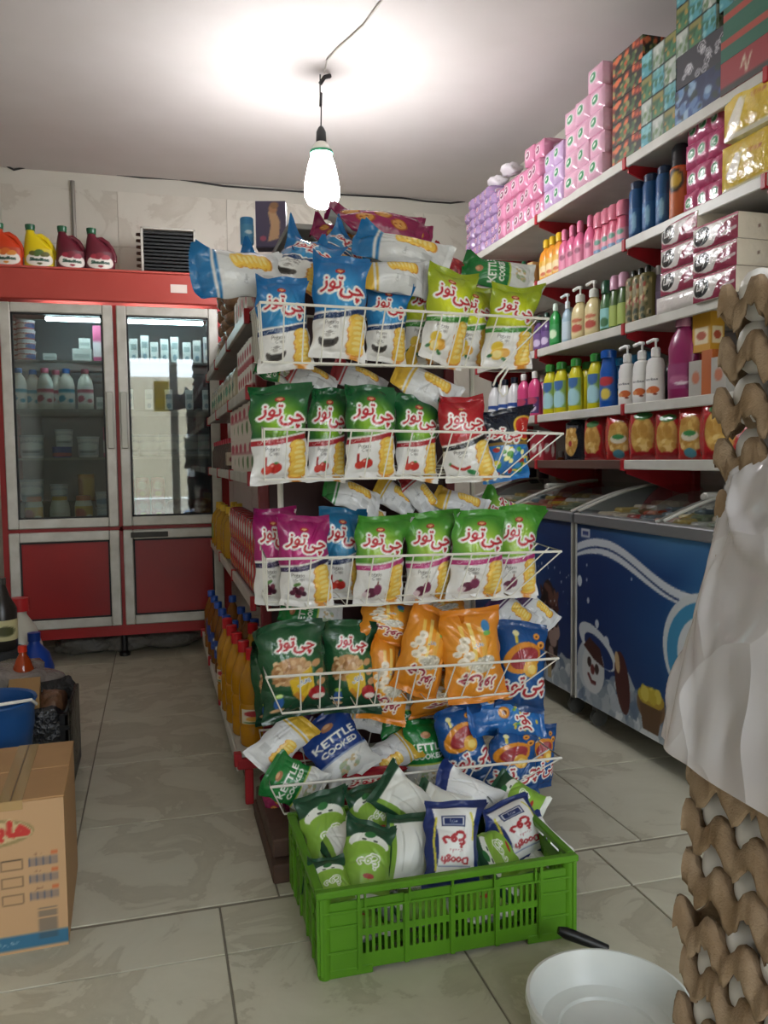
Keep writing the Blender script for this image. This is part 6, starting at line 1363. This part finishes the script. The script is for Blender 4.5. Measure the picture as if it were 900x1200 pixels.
# ------------------------------------------------------------------ stack of pulp egg trays close to the camera
def pulp():
    m = bpy.data.materials.new('moulded_pulp'); m.use_nodes = True; N = m.node_tree.nodes; L = m.node_tree.links; P = N['Principled BSDF']
    tc = N.new('ShaderNodeTexCoord'); n1 = N.new('ShaderNodeTexNoise'); n1.inputs['Scale'].default_value = 24; n1.inputs['Detail'].default_value = 8
    L.new(tc.outputs['Object'], n1.inputs['Vector']); r = N.new('ShaderNodeValToRGB'); r.color_ramp.elements[0].position = .32; r.color_ramp.elements[1].position = .7
    r.color_ramp.elements[0].color = (*lin('8a7258'), 1); r.color_ramp.elements[1].color = (*lin('a8927a'), 1); L.new(n1.outputs['Fac'], r.inputs['Fac']); L.new(r.outputs[0], P.inputs['Base Color'])
    P.inputs['Roughness'].default_value = .95; P.inputs['Specular IOR Level'].default_value = .15
    n2 = N.new('ShaderNodeTexNoise'); n2.inputs['Scale'].default_value = 420; n2.inputs['Detail'].default_value = 4; L.new(tc.outputs['Object'], n2.inputs['Vector'])
    b = N.new('ShaderNodeBump'); b.inputs['Strength'].default_value = .6; b.inputs['Distance'].default_value = .002; L.new(n2.outputs['Fac'], b.inputs['Height']); L.new(b.outputs[0], P.inputs['Normal']); return m
M_pulp = pulp()
TP = .049
def tray_mesh(seed):
    R = np.random.RandomState(seed); n = 6; m = 11; N_ = n*m+1
    u = np.linspace(0, n, N_); U, V = np.meshgrid(u, u)
    cx_, cy_ = np.cos(2*pi*U), np.cos(2*pi*V)
    Z = .0125*(cx_+cy_); Z = np.where(Z > 0, Z**1*1.0, Z); Z = np.clip(Z, -.0235, .0215)
    X = (U-n/2)*TP; Y = (V-n/2)*TP
    e = np.minimum(np.minimum(U, n-U), np.minimum(V, n-V)) < .01
    rag = R.uniform(-1, 1, U.shape)
    X = X + e*rag*.002; Y = Y + e*np.roll(rag, 3, 0)*.002
    sc = 1 + 0*U
    G = []
    t = .0024
    G.append((np.stack([X, Y, Z], -1), None)); G.append((np.stack([X, Y, Z-t], -1)[:, ::-1], None))
    # ragged flange hanging from each edge
    for k in range(4):
        idx = {0: (0, slice(None)), 1: (slice(None), -1), 2: (-1, slice(None, None, -1)), 3: (slice(None, None, -1), 0)}[k]
        ex, ey, ez = X[idx], Y[idx], Z[idx]; nx_, ny_ = [(0, -1), (1, 0), (0, 1), (-1, 0)][k]
        rows = []
        hgt = R.uniform(.85, 1.15, len(ex))
        for out, dn in ((0, 0), (.003, -.001), (.0065, -.009), (.0085, -.024), (.008, -.031)):
            rows.append(np.stack([ex+nx_*out+0*ex, ey+ny_*out+0*ey, ez+dn*hgt], -1))
        for out, dn in ((.0055, -.03), (.004, -.014), (.001, -.003)):
            rows.append(np.stack([ex+nx_*out+0*ex, ey+ny_*out+0*ey, ez+dn*hgt], -1))
        G.append((np.array(rows), None))
    me = grids_mesh('egg_tray', G); me.materials.append(M_pulp); return me
tms = [tray_mesh(s_) for s_ in (1, 2, 3)]
em = MB().lathe([(.0002, -.028), (.008, -.0265), (.015, -.021), (.0195, -.012), (.0212, -.002), (.0208, .008), (.018, .017), (.0125, .0245), (.006, .0278), (.0002, .0285)], 24, cap=False).mesh('egg', True)
em.materials.append(mat('egg_shell', 'e6e3e0', rough=.45, noise='dedad6', nscale=30))
SP = .0535
TX, TY, T0 = .674, .578, .0255
nt = 24
R = np.random.RandomState(12)
vis_low = range(8, 14); 
for i in range(nt):
    z = T0+i*SP
    up_ = i >= 20
    x = TX+(.05 if up_ else .042*max(0, i-13)/7)+R.uniform(-.004, .004); y = TY+(.02 if up_ else 0)+R.uniform(-.004, .004)
    o = link('egg_tray', tms[i % 3]); o.location = (x, y, z); o.rotation_euler = (0, 0, radians(90*(i % 4)+R.uniform(-1.5, 1.5)))
    lb = 'brown pulp egg tray, %s' % ('topmost of the stack' if i == nt-1 else '%s from the top, above the plastic bag' % ORD[nt-1-i] if up_ else '%s from the floor in the stack by the camera' % (ORD[i] if i < 16 else str(i+1)+'th'))
    tag(o, lb, 'egg tray', 'pulp egg trays stacked by the camera')
    if i in vis_low or up_:
        for a in range(6):
            for b in range(6):
                if not (a == 0 or b == 5 or (i == nt-1)): continue
                if R.rand() < .12 and i < nt-1: continue
                e = link('egg', em); e.location = (x+(a-2.5)*TP, y+(b-2.5)*TP, z+.0055+R.uniform(-.001, .001)); e.rotation_euler = (R.uniform(-.12, .12), R.uniform(-.12, .12), R.uniform(0, 6))
                tag(e, 'white egg, tray %s, %s from far end, %s from left' % ('on top' if i == nt-1 else lb.split(', ')[1].split(' in the')[0].split(',')[0], ORD[5-b], ORD[a]), 'egg', 'white eggs in the pulp trays')
# ------------------------------------------------------------------ translucent plastic bag draped round the middle of the stack
def bagmat():
    m = bpy.data.materials.new('translucent_white_film'); m.use_nodes = True; N = m.node_tree.nodes; L = m.node_tree.links
    P = N['Principled BSDF']; out = N['Material Output']; P.inputs['Base Color'].default_value = (*lin('efecf1'), 1); P.inputs['Roughness'].default_value = .16; P.inputs['Specular IOR Level'].default_value = .6
    tr = N.new('ShaderNodeBsdfTranslucent'); tr.inputs[0].default_value = (*lin('dcd8da'), 1); tp = N.new('ShaderNodeBsdfTransparent')
    m1 = N.new('ShaderNodeMixShader'); m1.inputs[0].default_value = .18; m2 = N.new('ShaderNodeMixShader'); m2.inputs[0].default_value = .12
    tc = N.new('ShaderNodeTexCoord'); mp = N.new('ShaderNodeMapping'); mp.inputs['Scale'].default_value = (1, 1, .7); nz = N.new('ShaderNodeTexVoronoi'); nz.inputs['Scale'].default_value = 11; nw = N.new('ShaderNodeTexNoise'); nw.inputs['Scale'].default_value = 5; vm = N.new('ShaderNodeVectorMath'); vm.operation = 'MULTIPLY_ADD'; vm.inputs[1].default_value = (.22, .22, .22)
    L.new(tc.outputs['Object'], mp.inputs[0]); L.new(mp.outputs[0], nw.inputs['Vector']); L.new(nw.outputs['Color'], vm.inputs[0]); L.new(mp.outputs[0], vm.inputs[2]); L.new(vm.outputs[0], nz.inputs['Vector']); bp = N.new('ShaderNodeBump'); bp.inputs['Strength'].default_value = .8; bp.inputs['Distance'].default_value = .03; P.inputs['Coat Weight'].default_value = .6; P.inputs['Coat Roughness'].default_value = .08
    L.new(nz.outputs['Distance'], bp.inputs['Height']); L.new(bp.outputs[0], P.inputs['Normal'])
    L.new(P.outputs[0], m1.inputs[1]); L.new(tr.outputs[0], m1.inputs[2]); L.new(m1.outputs[0], m2.inputs[1]); L.new(tp.outputs[0], m2.inputs[2]); L.new(m2.outputs[0], out.inputs[0]); return m
na, nz_ = 220, 90
A, H_ = np.meshgrid(np.linspace(0, 2*pi, na), np.linspace(0, 1, nz_))
z0, z1 = .795, 1.105
e = .28
sx = np.sign(np.cos(A))*np.abs(np.cos(A))**e; sy = np.sign(np.sin(A))*np.abs(np.sin(A))**e
flare = (1-H_)
lf = .497+.073*H_**1.15; ax = (.862-lf)/2; ay = .162+.022*flare
top = np.clip((H_-.9)/.1, 0, 1); ax = ax*(1-.12*top**2); ay = ay*(1-.12*top**2)
R = np.random.RandomState(4); d = np.zeros_like(A)
for k in range(46):
    a0, hh, w_, sl = R.uniform(0, 2*pi), R.uniform(0, 1), R.uniform(.02, .09), R.uniform(-2.2, 2.2)
    dd = (A-a0+sl*(H_-hh)+pi) % (2*pi)-pi
    d += R.uniform(-.004, .006)*np.exp(-(dd/w_)**2)*np.exp(-((H_-hh)/R.uniform(.2, .5))**2)
d += .003*np.sin(A*14+H_*5)*np.clip(1-H_*1.3, 0, 1)
X = sx*(ax+d); Y = sy*(ay+d); Z = z0+(z1-z0)*H_ + .006*np.sin(A*3+1)*(1-H_)
X[:, -1], Y[:, -1], Z[:, -1] = X[:, 0], Y[:, 0], Z[:, 0]
P = np.stack([X+(.862+lf)/2, Y+TY, Z], -1)
me = grids_mesh('plastic_bag', [(P, None)]); me.materials.append(bagmat()); o = link('plastic_bag', me)
# gathered lip at the lower hem
tag(o, 'large translucent white plastic bag pulled around the middle of the egg tray stack', 'bag')
